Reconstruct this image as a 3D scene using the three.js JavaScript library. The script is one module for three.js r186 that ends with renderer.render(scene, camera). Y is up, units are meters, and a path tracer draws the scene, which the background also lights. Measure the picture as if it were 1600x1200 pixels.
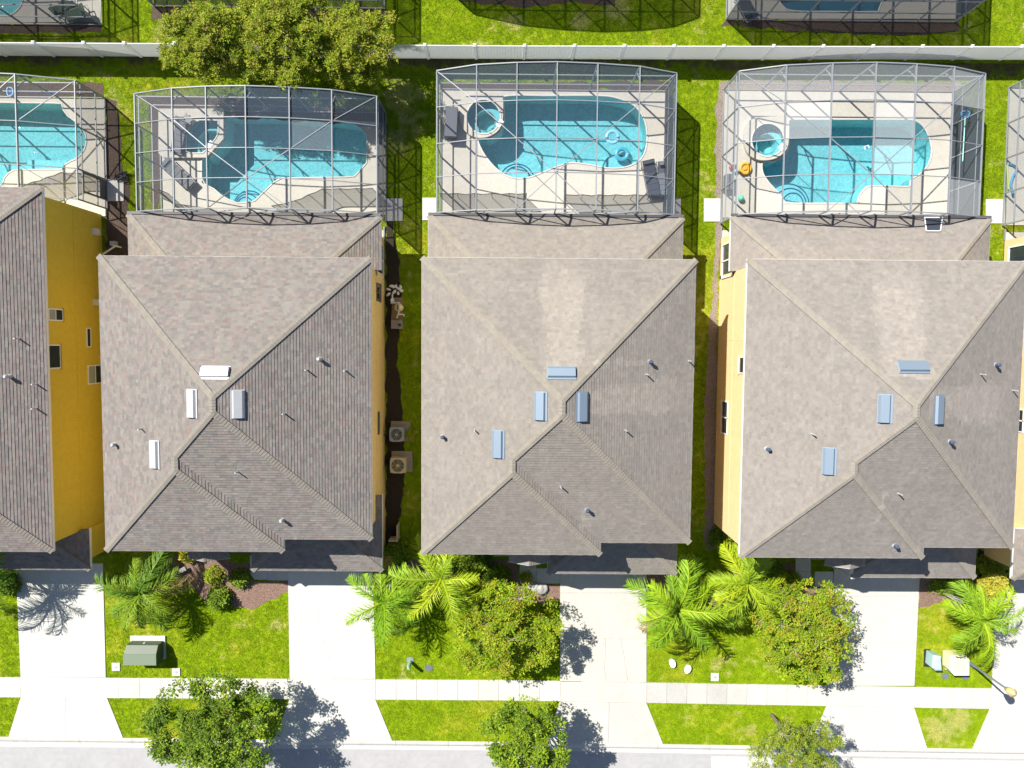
import * as THREE from 'three';
import { mergeGeometries } from 'three/addons/utils/BufferGeometryUtils.js';
import { ImprovedNoise } from 'three/addons/math/ImprovedNoise.js';

// ---------------------------------------------------------------- camera, sky, sun, exposure
const scene = new THREE.Scene();
const FOV = 2 * Math.atan(600 / 1110) * 180 / Math.PI;
const camera = new THREE.PerspectiveCamera(FOV, 4 / 3, 0.5, 2000);
camera.position.set(0, 40, 0);
camera.up.set(-0.00751, -0.05846, -0.99826);
camera.lookAt(0.00585 * 40, 40 - 0.99828 * 40, 0.05841 * 40);
camera.updateMatrixWorld();

const renderer = new THREE.WebGLRenderer({ antialias: true });
renderer.setSize(1024, 768);
renderer.toneMapping = THREE.LinearToneMapping;
renderer.toneMappingExposure = 1.72;
renderer.shadowMap.enabled = true;

const SUN = new THREE.Vector3(-0.715, 1.0, -0.635).normalize();
{
  // clear blue sky, brighter and paler towards the horizon and around the sun
  const W = 512, Hh = 256, d = new Float32Array(W * Hh * 4);
  const v = new THREE.Vector3();
  for (let j = 0; j < Hh; j++) for (let i = 0; i < W; i++) {
    const th = (j + 0.5) / Hh * Math.PI - Math.PI / 2, ph = ((i + 0.5) / W - 0.5) * 2 * Math.PI;
    v.set(Math.cos(th) * Math.cos(ph), Math.sin(th), Math.cos(th) * Math.sin(ph));
    const up = Math.max(0, v.y), hz = Math.pow(1 - up, 3), c = Math.max(0, v.dot(SUN)), g = Math.pow(c, 24) * 1.2 + Math.pow(c, 6) * 0.3;
    const o = (j * W + i) * 4, low = v.y < 0 ? 0.55 : 1;
    d[o] = (0.105 + 0.95 * hz + g) * low; d[o + 1] = (0.21 + 0.90 * hz + g * 0.95) * low; d[o + 2] = (0.47 + 0.72 * hz + g * 0.85) * low; d[o + 3] = 1;
  }
  const sky = new THREE.DataTexture(d, W, Hh, THREE.RGBAFormat, THREE.FloatType);
  sky.mapping = THREE.EquirectangularReflectionMapping; sky.magFilter = THREE.LinearFilter; sky.minFilter = THREE.LinearFilter; sky.needsUpdate = true;
  scene.background = sky; scene.environment = sky;
  scene.backgroundIntensity = 0.36; scene.environmentIntensity = 0.36;
}
const sun = new THREE.DirectionalLight(new THREE.Color(1.0, 0.955, 0.875), 4.9);
sun.position.copy(SUN).multiplyScalar(120); sun.target.position.set(0, 0, 0);
sun.castShadow = true; sun.shadow.mapSize.set(4096, 4096);
Object.assign(sun.shadow.camera, { left: -45, right: 45, top: 45, bottom: -45, near: 1, far: 300 });
sun.shadow.radius = 1;
scene.add(sun, sun.target);

// ---------------------------------------------------------------- helpers
let seed = 12345;
const rnd = () => { seed = (seed + 0x6d2b79f5) | 0; let t = Math.imul(seed ^ (seed >>> 15), 1 | seed); t = (t + Math.imul(t ^ (t >>> 7), 61 | t)) ^ t; return ((t ^ (t >>> 14)) >>> 0) / 4294967296; };
const rr = (a, b) => a + (b - a) * rnd();
const hash = (a, b, c = 0) => { let h = Math.imul(a | 0, 374761393) ^ Math.imul(b | 0, 668265263) ^ Math.imul(c | 0, 1274126177); h = Math.imul(h ^ (h >>> 13), 1274126177); h ^= h >>> 16; return (h >>> 0) / 4294967296; };
const PN = new ImprovedNoise();
const noise = (x, y, z = 0) => PN.noise(x, y, z);
const fbm = (x, y, z = 0, n = 4) => { let s = 0, a = 0.5; for (let i = 0; i < n; i++) { s += a * PN.noise(x, y, z + i * 7.3); x *= 2.03; y *= 2.03; a *= 0.55; } return s; };
const clamp = THREE.MathUtils.clamp, lerp = THREE.MathUtils.lerp, sstep = THREE.MathUtils.smoothstep;
const V = (x, y, z) => new THREE.Vector3(x, y, z);
const lin = (r, g, b) => new THREE.Color().setRGB(r, g, b);

// measured positions: a point of the photograph's survey grid at a known height becomes metres on the ground
const CAMB = (() => {
  const n = V(-6, -65, 1110).normalize(), e = V(Math.cos(0.45 * Math.PI / 180), Math.sin(0.45 * Math.PI / 180), 0);
  e.addScaledVector(n, -e.dot(n)).normalize();
  return { n, e, s: n.clone().cross(e) };
})();
function at(px, py, h = 0) {
  const d = V(px - 800, py - 600, 1110), k = (40 - h) / d.dot(CAMB.n);
  return [d.dot(CAMB.e) * k, d.dot(CAMB.s) * k];
}
const pts = (list, h = 0) => list.map(([x, y]) => at(x, y, h));

const used = {};
function numbered(name) { const n = used[name] = (used[name] ?? -1) + 1; return n ? name + '_' + String(n).padStart(3, '0') : name; }
function tag(o, label, category, group, kind) {
  if (label) o.userData.label = label;
  if (category) o.userData.category = category;
  if (group) o.userData.group = group;
  if (kind) o.userData.kind = kind;
  return o;
}
function thing(name, label, category, pos = [0, 0, 0], group, kind) {
  const o = new THREE.Group(); o.name = numbered(name); o.position.set(...pos); scene.add(o);
  return tag(o, label, category, group, kind);
}
function mesh(name, geo, mat, parent = scene) {
  const m = new THREE.Mesh(geo, mat); m.name = parent === scene ? numbered(name) : name;
  m.castShadow = m.receiveShadow = true; parent.add(m); return m;
}
function sub(name, parent, pos = [0, 0, 0]) { const g = new THREE.Group(); g.name = name; g.position.set(...pos); parent.add(g); return g; }
function copyOf(o, pos, turn, label, group) {
  const c = o.clone(); c.name = numbered(o.name.replace(/_\d{3}$/, '')); scene.add(c); c.position.set(...pos); c.rotation.y = turn;
  c.userData = { ...o.userData }; if (label) c.userData.label = label; if (group) c.userData.group = group; return c;
}

// builder of flat-shaded triangles with uv in metres and vertex colours
class MB {
  constructor() { this.p = []; this.c = []; this.col = [1, 1, 1]; }
  tint(r, g, b) { this.col = [r, g, b]; return this; }
  tri(a, b, c) { this.p.push(a.x, a.y, a.z, b.x, b.y, b.z, c.x, c.y, c.z); for (let i = 0; i < 3; i++) this.c.push(...this.col); return this; }
  quad(a, b, c, d) { return this.tri(a, b, c).tri(a, c, d); }
  poly(ps) { for (let i = 1; i < ps.length - 1; i++) this.tri(ps[0], ps[i], ps[i + 1]); return this; }
  box(cx, cy, cz, sx, sy, sz, ry = 0) {
    const c = Math.cos(ry), s = Math.sin(ry), q = (x, y, z) => V(cx + x * c + z * s, cy + y, cz - x * s + z * c), x = sx / 2, y = sy / 2, z = sz / 2;
    const A = q(-x, -y, -z), B = q(x, -y, -z), C = q(x, -y, z), D = q(-x, -y, z), E = q(-x, y, -z), F = q(x, y, -z), G = q(x, y, z), H = q(-x, y, z);
    return this.quad(E, H, G, F).quad(A, B, C, D).quad(D, C, G, H).quad(B, A, E, F).quad(A, D, H, E).quad(C, B, F, G);
  }
  bar(a, b, w, h = w, up = V(0, 1, 0)) {
    const t = b.clone().sub(a).normalize(); let s = t.clone().cross(up);
    if (s.lengthSq() < 1e-6) s = t.clone().cross(V(0, 0, 1)); s.normalize();
    const u = s.clone().cross(t).normalize(), q = (o, i, j) => o.clone().addScaledVector(s, i * w / 2).addScaledVector(u, j * h / 2);
    const A = q(a, -1, -1), B = q(a, 1, -1), C = q(a, 1, 1), D = q(a, -1, 1), E = q(b, -1, -1), F = q(b, 1, -1), G = q(b, 1, 1), H = q(b, -1, 1);
    return this.quad(A, B, C, D).quad(E, H, G, F).quad(B, F, G, C).quad(A, D, H, E).quad(D, C, G, H).quad(A, E, F, B);
  }
  cyl(a, b, r0, r1 = r0, n = 10) {
    const t = b.clone().sub(a).normalize(); let s = t.clone().cross(V(0, 1, 0)); if (s.lengthSq() < 1e-4) s = V(1, 0, 0); s.normalize();
    const u = s.clone().cross(t), q = (o, r, k) => o.clone().addScaledVector(s, Math.cos(k / n * 6.28318) * r).addScaledVector(u, Math.sin(k / n * 6.28318) * r);
    for (let k = 0; k < n; k++) {
      this.quad(q(a, r0, k), q(a, r0, k + 1), q(b, r1, k + 1), q(b, r1, k));
      if (r1 > 0.004) this.tri(b, q(b, r1, k), q(b, r1, k + 1)); if (r0 > 0.004) this.tri(a, q(a, r0, k + 1), q(a, r0, k));
    }
    return this;
  }
  prism(xz, y0, y1, holes = [], bottom = false) {
    const cw = (a) => THREE.ShapeUtils.isClockWise(a.map(([x, z]) => new THREE.Vector2(x, -z)));
    const c = cw(xz) ? [...xz].reverse() : xz, hs = holes.map((h) => cw(h) ? h : [...h].reverse());
    const v2 = (a) => a.map(([x, z]) => new THREE.Vector2(x, -z)), all = [...c, ...hs.flat()];
    for (const [i, j, k] of THREE.ShapeUtils.triangulateShape(v2(c), hs.map(v2))) {
      const P = (n, y) => V(all[n][0], y, all[n][1]);
      this.tri(P(i, y1), P(j, y1), P(k, y1)); if (bottom) this.tri(P(i, y0), P(k, y0), P(j, y0));
    }
    if (y0 !== y1) for (const ring of [c, ...hs]) for (let i = 0; i < ring.length; i++) {
      const a = ring[i], b = ring[(i + 1) % ring.length];
      this.quad(V(a[0], y0, a[1]), V(b[0], y0, b[1]), V(b[0], y1, b[1]), V(a[0], y1, a[1]));
    }
    return this;
  }
  geo() {
    const g = new THREE.BufferGeometry(), p = new Float32Array(this.p), uv = new Float32Array(p.length / 3 * 2);
    g.setAttribute('position', new THREE.BufferAttribute(p, 3)); g.setAttribute('color', new THREE.BufferAttribute(new Float32Array(this.c), 3));
    g.computeVertexNormals(); const n = g.attributes.normal.array;
    for (let i = 0; i < p.length / 3; i++) {
      const ax = Math.abs(n[i * 3]), ay = Math.abs(n[i * 3 + 1]), az = Math.abs(n[i * 3 + 2]), x = p[i * 3], y = p[i * 3 + 1], z = p[i * 3 + 2];
      const [a, b] = ay >= ax && ay >= az ? [x, z] : ax > az ? [z, y] : [x, y]; uv[i * 2] = a; uv[i * 2 + 1] = b;
    }
    g.setAttribute('uv', new THREE.BufferAttribute(uv, 2)); return g;
  }
  build(name, mat, parent = scene) { return mesh(name, this.geo(), mat, parent); }
}
// smooth closed outline through points
function smooth(list, n = 8, tension = 0.5) {
  const c = new THREE.CatmullRomCurve3(list.map(([x, z]) => V(x, 0, z)), true, 'catmullrom', tension);
  return c.getPoints(list.length * n).slice(0, -1).map((p) => [p.x, p.z]);
}
const circle = (x, z, r, n = 36) => Array.from({ length: n }, (_, i) => [x + Math.cos(i / n * 2 * Math.PI) * r, z + Math.sin(i / n * 2 * Math.PI) * r]);
function inside(poly, x, z) { let r = false; for (let i = 0, j = poly.length - 1; i < poly.length; j = i++) { const [a, b] = poly[i], [c, d] = poly[j]; if ((b > z) !== (d > z) && x < (c - a) * (z - b) / (d - b) + a) r = !r; } return r; }
const NOGRASS = [];
const noGrass = (poly) => { NOGRASS.push({ poly, x0: Math.min(...poly.map((p) => p[0])), x1: Math.max(...poly.map((p) => p[0])), z0: Math.min(...poly.map((p) => p[1])), z1: Math.max(...poly.map((p) => p[1])) }); return poly; };
const grassFree = (x, z) => NOGRASS.some((q) => x > q.x0 && x < q.x1 && z > q.z0 && z < q.z1 && inside(q.poly, x, z));

// ---------------------------------------------------------------- textures and materials
function tex(W, H, fn, srgb, rep) {
  const d = new Uint8Array(W * H * 4), e = (x) => Math.round(255 * (srgb ? (x <= 0.0031308 ? x * 12.92 : 1.055 * Math.pow(Math.max(x, 0), 1 / 2.4) - 0.055) : x));
  for (let j = 0; j < H; j++) for (let i = 0; i < W; i++) { const c = fn(i, j), o = (j * W + i) * 4; d[o] = clamp(e(c[0]), 0, 255); d[o + 1] = clamp(e(c[1]), 0, 255); d[o + 2] = clamp(e(c[2]), 0, 255); d[o + 3] = 255; }
  const t = new THREE.DataTexture(d, W, H, THREE.RGBAFormat); t.wrapS = t.wrapT = rep || THREE.RepeatWrapping; t.magFilter = THREE.LinearFilter; t.minFilter = THREE.LinearFilter;
  if (srgb) t.colorSpace = THREE.SRGBColorSpace; t.needsUpdate = true; return t;
}
// tiling value noise
function tileNoise(W, cells, s) {
  const g = Array.from({ length: cells * cells }, (_, i) => hash(i, s, 5)); const out = new Float32Array(W * W);
  for (let j = 0; j < W; j++) for (let i = 0; i < W; i++) {
    const x = i / W * cells, y = j / W * cells, a = Math.floor(x), b = Math.floor(y), u = sstep(x - a, 0, 1), w = sstep(y - b, 0, 1), a1 = (a + 1) % cells, b1 = (b + 1) % cells;
    out[j * W + i] = lerp(lerp(g[b * cells + a], g[b * cells + a1], u), lerp(g[b1 * cells + a], g[b1 * cells + a1], u), w);
  }
  return out;
}
const N = 512, n1 = tileNoise(N, 256, 1), n2 = tileNoise(N, 64, 2), n3 = tileNoise(N, 16, 3), n4 = tileNoise(N, 5, 4), n5 = tileNoise(N, 128, 9);
const I = (i, j) => j * N + i;
const grainTex = tex(N, N, (i, j) => { const k = I(i, j), v = 0.80 + 0.26 * (n1[k] - 0.5) + 0.16 * (n5[k] - 0.5) + 0.12 * (n3[k] - 0.5); return [v, v, v]; }, true);     // mineral granules, multiplies
grainTex.repeat.set(1 / 2.4, 1 / 2.4);
const concTex = tex(N, N, (i, j) => { const k = I(i, j), v = 0.9 + 0.12 * (n1[k] - 0.5) + 0.08 * (n2[k] - 0.5) + 0.08 * (n4[k] - 0.5) + 0.05 * (n3[k] - 0.5) - 0.05 * sstep(n3[k] * n4[k] + 0.25 * n2[k], 0.5, 0.9); return [v, v * 0.99, v * 0.965]; }, true);
concTex.repeat.set(1 / 6.7, 1 / 6.7);
const wallTex = tex(N, N, (i, j) => { const k = I(i, j), run = n2[((j >> 4) % N) * 0 + I(i, (j >> 5) % N)], v = 0.9 + 0.14 * (n1[k] - 0.5) + 0.07 * (n3[k] - 0.5) - 0.07 * sstep(run * n4[k], 0.42, 0.75); return [v, v * 0.995, v * 0.98]; }, true);
wallTex.repeat.set(1 / 3, 1 / 3);
const bumpTex = tex(N, N, (i, j) => { const k = I(i, j), v = 0.5 * n1[k] + 0.5 * n5[k]; return [v, v, v]; }, false); bumpTex.repeat.set(1 / 2.4, 1 / 2.4);
const asphTex = tex(N, N, (i, j) => { const k = I(i, j), v = 0.86 + 0.22 * (n1[k] - 0.5) + 0.08 * (n3[k] - 0.5) + 0.08 * (n4[k] - 0.5); return [v, v, v * 1.01]; }, true); asphTex.repeat.set(1 / 3.1, 1 / 3.1);
const mulchTex = tex(N, N, (i, j) => { const k = I(i, j), a = n1[k], b = n5[k], c = n2[k]; const v = 0.35 + 0.75 * a * b + 0.5 * sstep(a, 0.72, 0.95); return [v, v * (0.80 + 0.1 * c), v * (0.68 + 0.2 * b)]; }, true); mulchTex.repeat.set(1 / 4, 1 / 4);
const rippleTex = tex(N, N, (i, j) => { const k = I(i, j), v = 0.5 * n2[k] + 0.35 * n3[k] + 0.15 * n5[k]; return [v, v, v]; }, false); rippleTex.repeat.set(1 / 6, 1 / 6);

const pebbleTex = tex(N, N, (i, j) => { const k = I(i, j), v = 0.9 + 0.26 * (n5[k] - 0.5) + 0.12 * (n2[k] - 0.5) + 0.06 * (n4[k] - 0.5); return [v * 0.97, v, v]; }, true); pebbleTex.repeat.set(1 / 9, 1 / 9);

const waveTex = tex(N, N, (i, j) => { const k = I(i, j), v = 0.65 * n2[k] + 0.35 * n5[k]; return [v, v, v]; }, false); waveTex.repeat.set(1 / 7, 1 / 7);
const std = (o) => new THREE.MeshStandardMaterial({ roughness: 0.9, metalness: 0, ...o });
const M = {
  shingle: std({ color: lin(1, 1, 1), map: grainTex, bumpMap: bumpTex, bumpScale: 0.004, vertexColors: true, roughness: 0.95 }),
  concrete: std({ color: lin(0.63, 0.62, 0.60), map: concTex, bumpMap: bumpTex, bumpScale: 0.002, vertexColors: true }),
  deck: std({ color: lin(0.62, 0.6, 0.55), map: concTex, bumpMap: bumpTex, bumpScale: 0.002, vertexColors: true }),
  coping: std({ color: lin(0.66, 0.64, 0.6), roughness: 0.7 }),
  asphalt: std({ color: lin(0.45, 0.445, 0.445), map: asphTex, bumpMap: bumpTex, bumpScale: 0.004, vertexColors: true }),
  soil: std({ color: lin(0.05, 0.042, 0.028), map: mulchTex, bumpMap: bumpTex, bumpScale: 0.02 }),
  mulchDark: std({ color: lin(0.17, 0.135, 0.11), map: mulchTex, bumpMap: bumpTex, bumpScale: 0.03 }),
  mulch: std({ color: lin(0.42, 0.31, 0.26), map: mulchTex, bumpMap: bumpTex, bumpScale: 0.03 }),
  gravel: std({ color: lin(0.44, 0.415, 0.37), map: mulchTex, bumpMap: bumpTex, bumpScale: 0.02 }),
  vinyl: new THREE.MeshPhysicalMaterial({ color: lin(0.9, 0.91, 0.92), roughness: 0.95, transmission: 0.5, thickness: 0, specularIntensity: 0.5 }),
  alu: std({ color: lin(0.25, 0.27, 0.30), roughness: 0.45 }),
  bronze: std({ color: lin(0.10, 0.10, 0.11), roughness: 0.5 }),
  white: std({ color: lin(0.8, 0.8, 0.8), roughness: 0.5 }),
  offwhite: std({ color: lin(0.7, 0.68, 0.62), roughness: 0.6 }),
  metal: std({ color: lin(0.25, 0.32, 0.40), roughness: 0.42, metalness: 0.35 }),
  pipeBlue: std({ color: lin(0.07, 0.10, 0.17), roughness: 0.45 }),
  galv: std({ color: lin(0.50, 0.52, 0.55), roughness: 0.5, metalness: 0.3 }),
  ventGrey: std({ color: lin(0.60, 0.61, 0.63), roughness: 0.45, metalness: 0.35, map: wallTex }),
  curtain: std({ color: lin(0.33, 0.36, 0.40), roughness: 0.15 }),
  dark: std({ color: lin(0.03, 0.03, 0.035), roughness: 0.5 }),
  glass: new THREE.MeshPhysicalMaterial({ color: lin(0.03, 0.04, 0.05), roughness: 0.06, metalness: 0, specularIntensity: 1 }),
  bark: std({ color: lin(0.20, 0.16, 0.12), map: grainTex }),
  twig: std({ color: lin(0.42, 0.37, 0.29) }),
  plaster: std({ color: lin(0.56, 0.77, 0.76), map: pebbleTex, bumpMap: waveTex, bumpScale: 0.014, roughness: 0.8 }),
  plasterDeep: std({ color: lin(0.58, 0.78, 0.78), map: pebbleTex, roughness: 0.8 }),
  plasterDark: std({ color: lin(0.06, 0.22, 0.30), map: pebbleTex, roughness: 0.8 }),
  tile: std({ color: lin(0.06, 0.16, 0.28), roughness: 0.3 }),
  water: new THREE.MeshPhysicalMaterial({ color: lin(0.52, 0.82, 0.885), roughness: 0.0, transmission: 1, thickness: 0, ior: 1.33, bumpMap: rippleTex, bumpScale: 0.03 }),
};
const screenMat = (r, g, b, o) => new THREE.MeshStandardMaterial({ color: lin(r, g, b), roughness: 1, transparent: true, opacity: o, side: THREE.DoubleSide });
const paint = (r, g, b) => std({ color: lin(r, g, b), map: wallTex, bumpMap: bumpTex, bumpScale: 0.004, roughness: 0.85, vertexColors: true });

// ---------------------------------------------------------------- street, kerb, pavement, drives
const L3 = (x, a, b, c) => x < 0.4 ? lerp(a, b, (x + 29.1) / 29.5) : lerp(b, c, (x - 0.4) / 29.7);
const walkN = (x) => L3(x, 19.45, 19.47, 19.84), walkS = (x) => L3(x, 20.64, 20.68, 21.07);
const kerbN = (x) => L3(x, 22.98, 23.15, 23.47), kerbS = (x) => L3(x, 23.62, 23.72, 24.08);
const XW = -46, XE = 46;
const tone = (s, w = 0.06) => { const v = 1 - w * hash(s, 3, 1); return [v, v * (1 - 0.012 * hash(s, 4)), v * (1 - 0.03 * hash(s, 5))]; };

// outlines of the drives and aprons, surveyed on the photograph: west edge, east edge at the house, at the pavement, and the flared foot at the kerb
const DRIVES = [
  { w: [[25, 880], [33, 1058]], e: [[161, 860], [166, 1057]], foot: [[33, 1090], [168, 1089], [193, 1154], [14, 1151]], joints: [954], crack: [], mid: [[103, 1090], [104, 1152]], tone: 0 },
  { w: [[450, 884], [453, 1060]], e: [[583, 884], [587, 1061]], foot: [[453, 1092], [587, 1093], [613, 1158], [428, 1156]], joints: [956], crack: [[[498, 956], [500, 975], [507, 1000], [515, 1025], [522, 1060]]], mid: null, tone: 0 },
  { w: [[875, 884], [875, 1065]], e: [[1010, 884], [1010, 1066]], foot: [[875, 1098], [1010, 1099], [1036, 1163], [850, 1161]], joints: [926, 997], crack: [[[946, 997], [946, 1020], [944, 1040], [947, 1065]], [[970, 997], [974, 1020], [978, 1045], [981, 1066]]], mid: [[952, 1099], [950, 1162]], tone: 1 },
  { w: [[1303, 888], [1293, 1071]], e: [[1437, 890], [1428, 1074]], foot: [[1291, 1105], [1428, 1107], [1448, 1171], [1264, 1168]], joints: [931, 1003], crack: [], mid: null, tone: 2 },
  { w: [[1556, 905], [1549, 1076]], e: [[1700, 905], [1690, 1078]], foot: [[1546, 1108], [1690, 1110], [1722, 1174], [1519, 1171]], joints: [1004], crack: [], mid: null, tone: 2 },
];
const edgeAt = ([a, b], y) => [lerp(a[0], b[0], (y - a[1]) / (b[1] - a[1])), y];
const JOINT = 0.016;
const shrink = (poly, d = JOINT / 2) => { // pull a convex outline in by d, so that neighbours leave an open joint
  const n = poly.length, area = poly.reduce((s, [x, z], i) => { const [x2, z2] = poly[(i + 1) % n]; return s + x * z2 - x2 * z; }, 0), k = area > 0 ? 1 : -1;
  return poly.map((p, i) => {
    const a = poly[(i + n - 1) % n], b = poly[(i + 1) % n], e1 = [p[0] - a[0], p[1] - a[1]], e2 = [b[0] - p[0], b[1] - p[1]], l1 = Math.hypot(...e1) || 1, l2 = Math.hypot(...e2) || 1;
    let nx = -e1[1] / l1 - e2[1] / l2, nz = e1[0] / l1 + e2[0] / l2; const l = Math.hypot(nx, nz) || 1; return [p[0] + k * nx / l * d * 1.3, p[1] + k * nz / l * d * 1.3];
  });
};
let slabNo = 0;
function slab(poly, y1, parent, tint, y0 = -0.06, name = 'slab', mat = M.concrete) {
  const t = tint || tone(slabNo); slabNo++; noGrass(poly);
  return new MB().tint(...t).prism(shrink(poly), y0, y1).build(name, mat, parent);
}
const driveTone = [[1, 1, 1], [0.93, 0.915, 0.885], [0.97, 0.96, 0.94]];
const DRIVE_LABEL = ['pale concrete drive beside the mustard house at the left edge', 'white concrete drive with one thin wandering crack', 'concrete drive with two cracks and a tree shadow along its left side', 'concrete drive below the house with the open downpipe, dappled by a leafy tree', 'concrete drive at the right edge behind the street lamp head'];
DRIVES.forEach((D, i) => {
  const g = tag(thing('driveway', DRIVE_LABEL[i], 'driveway', [0, 0, 0]), null, null, null, 'structure');
  const t0 = driveTone[D.tone], ys = [D.w[0][1], ...D.joints, D.w[1][1]];
  for (let k = 0; k < ys.length - 1; k++) {
    const A = edgeAt(D.w, ys[k]), B = edgeAt(D.e, ys[k]), C = edgeAt(D.e, ys[k + 1]), Dd = edgeAt(D.w, ys[k + 1]);
    const tt = () => t0.map((c) => c * (1 - 0.035 * hash(slabNo, 7)));
    const cr = D.crack.filter((c) => Math.abs(c[0][1] - ys[k]) < 6);
    if (!cr.length) { slab(pts([A, B, C, Dd]), 0.05, g, tt()); continue; }
    const lines = [[A, Dd], ...cr, [B, C]];
    const wig = (l) => l.length === 2 ? pts(l) : (() => { const q = pts(l), o = []; for (let a = 0; a < q.length - 1; a++) for (let s = 0; s < 6; s++) { const f = s / 6; o.push([lerp(q[a][0], q[a + 1][0], f) + (hash(a * 6 + s, i, 3) - 0.5) * 0.05 * (a + s > 0 ? 1 : 0), lerp(q[a][1], q[a + 1][1], f)]); } o.push(q[q.length - 1]); return o; })();
    const W = lines.map(wig), tn = tt();
    for (let a = 0; a < W.length - 1; a++) {
      const l = W[a].map(([x, z]) => [x + 0.005, z]), r = W[a + 1].map(([x, z]) => [x - 0.005, z]).reverse();
      noGrass([...l, ...r]); new MB().tint(...tn).prism([...l, ...r].map(([x, z]) => [x, z]), -0.06, 0.05).build('slab', M.concrete, g);
    }
  }
  // the pavement panel that crosses the drive, then the flared apron
  const wx = at(...D.foot[0])[0], ex = at(...D.foot[1])[0], f = pts(D.foot);
  const cut = i === 2 || i === 1 ? [wx, ex] : i === 0 ? [wx, ex + 0.65] : [wx, ex];
  slab([[cut[0], walkN(cut[0])], [cut[1], walkN(cut[1])], [cut[1], walkS(cut[1])], [cut[0], walkS(cut[0])]], 0.05, g, t0);
  const foot = [[f[0][0], walkS(f[0][0])], [f[1][0], walkS(f[1][0])], [f[2][0], kerbN(f[2][0])], [f[3][0], kerbN(f[3][0])]];
  if (D.mid) {
    const a = at(...D.mid[0]), b = at(...D.mid[1]); a[1] = walkS(a[0]); b[1] = kerbN(b[0]);
    slab([foot[0], a, b, foot[3]], 0.045, g, t0); slab([a, foot[1], foot[2], b], 0.045, g, t0.map((c) => c * 0.985));
  } else slab(foot, 0.045, g, t0);
  D.wx = cut[0]; D.ex = cut[1];
});
{ // pavement between the drives
  const g = tag(thing('sidewalk', 'long concrete sidewalk of square slabs along the front lawns', 'sidewalk'), null, null, null, 'structure');
  const gaps = [[XW, DRIVES[0].wx], [DRIVES[0].ex, DRIVES[1].wx], [DRIVES[1].ex, DRIVES[2].wx], [DRIVES[2].ex, DRIVES[3].wx], [DRIVES[3].ex, DRIVES[4].wx], [DRIVES[4].ex, XE]];
  for (const [a, b] of gaps) {
    const n = Math.max(1, Math.round((b - a) / 1.23));
    for (let k = 0; k < n; k++) {
      const x0 = lerp(a, b, k / n), x1 = lerp(a, b, (k + 1) / n), t = tone(slabNo, 0.08), grime = x0 > 8 && x0 < 12 ? 0.86 : x0 > 12 && x0 < 20 ? 0.95 : 1;
      slab([[x0, walkN(x0)], [x1, walkN(x1)], [x1, walkS(x1)], [x0, walkS(x0)]], 0.05, g, t.map((c) => c * grime));
    }
  }
}
{ // rolled kerb and gutter, in lengths
  const g = tag(thing('kerb', 'pale concrete kerb and gutter along the street edge', 'kerb'), null, null, null, 'structure');
  for (let x = XW; x < XE; x += 3.05) {
    const x1 = Math.min(XE, x + 3.05) - 0.015, b = new MB().tint(...tone(slabNo++, 0.05));
    const prof = (X) => { const n = kerbN(X), s = kerbS(X); return [V(X, 0.045, n), V(X, 0.04, n + 0.14), V(X, 0.015, n + 0.24), V(X, -0.07, n + 0.34), V(X, -0.085, n + 0.42), V(X, -0.06, s), V(X, -0.2, s)]; };
    const p = prof(x), q = prof(x1);
    for (let k = 0; k < p.length - 1; k++) b.quad(p[k], p[k + 1], q[k + 1], q[k]);
    b.poly([V(x, -0.2, kerbN(x)), ...p.slice().reverse()]); b.poly([V(x1, -0.2, kerbN(x1)), ...q]);
    b.build('kerb_length', M.concrete, g);
  }
  for (let x = XW; x < XE; x += 4) noGrass([[x, kerbN(x)], [x + 4, kerbN(x + 4)], [x + 4, 26], [x, 26]]);
}
{
  const road = new MB(), cx = at(1112, 1190)[0], zc = at(1112, 1182)[1];
  const edge = (X) => kerbS(clamp(X, XW, XE));
  road.tint(1, 1, 1);
  for (let x = -300; x < 300; x += x >= -48 && x < 48 ? 4 : 36) { const x1 = x + (x >= -48 && x < 48 ? 4 : 36); road.quad(V(x, -0.066, edge(x) - 0.02), V(x, -0.066, 31.5), V(x1, -0.066, 31.5), V(x1, -0.066, edge(x1) - 0.02)); }
  tag(road.build('road', M.asphalt), 'light grey asphalt street along the bottom', 'road', null, 'structure');
  const g = tag(thing('concrete_road', 'newer pale concrete stretch of the street at the bottom right', 'road'), null, null, null, 'structure');
  for (let x = cx; x < 60; x += 4.6) slab([[x, zc + 0.02 + (x - cx) * 0.011], [x + 4.6, zc + 0.02 + (x + 4.6 - cx) * 0.011], [x + 4.6, 29], [x, 29]], -0.045, g, [0.97, 0.965, 0.955], -0.1);
}

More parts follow.
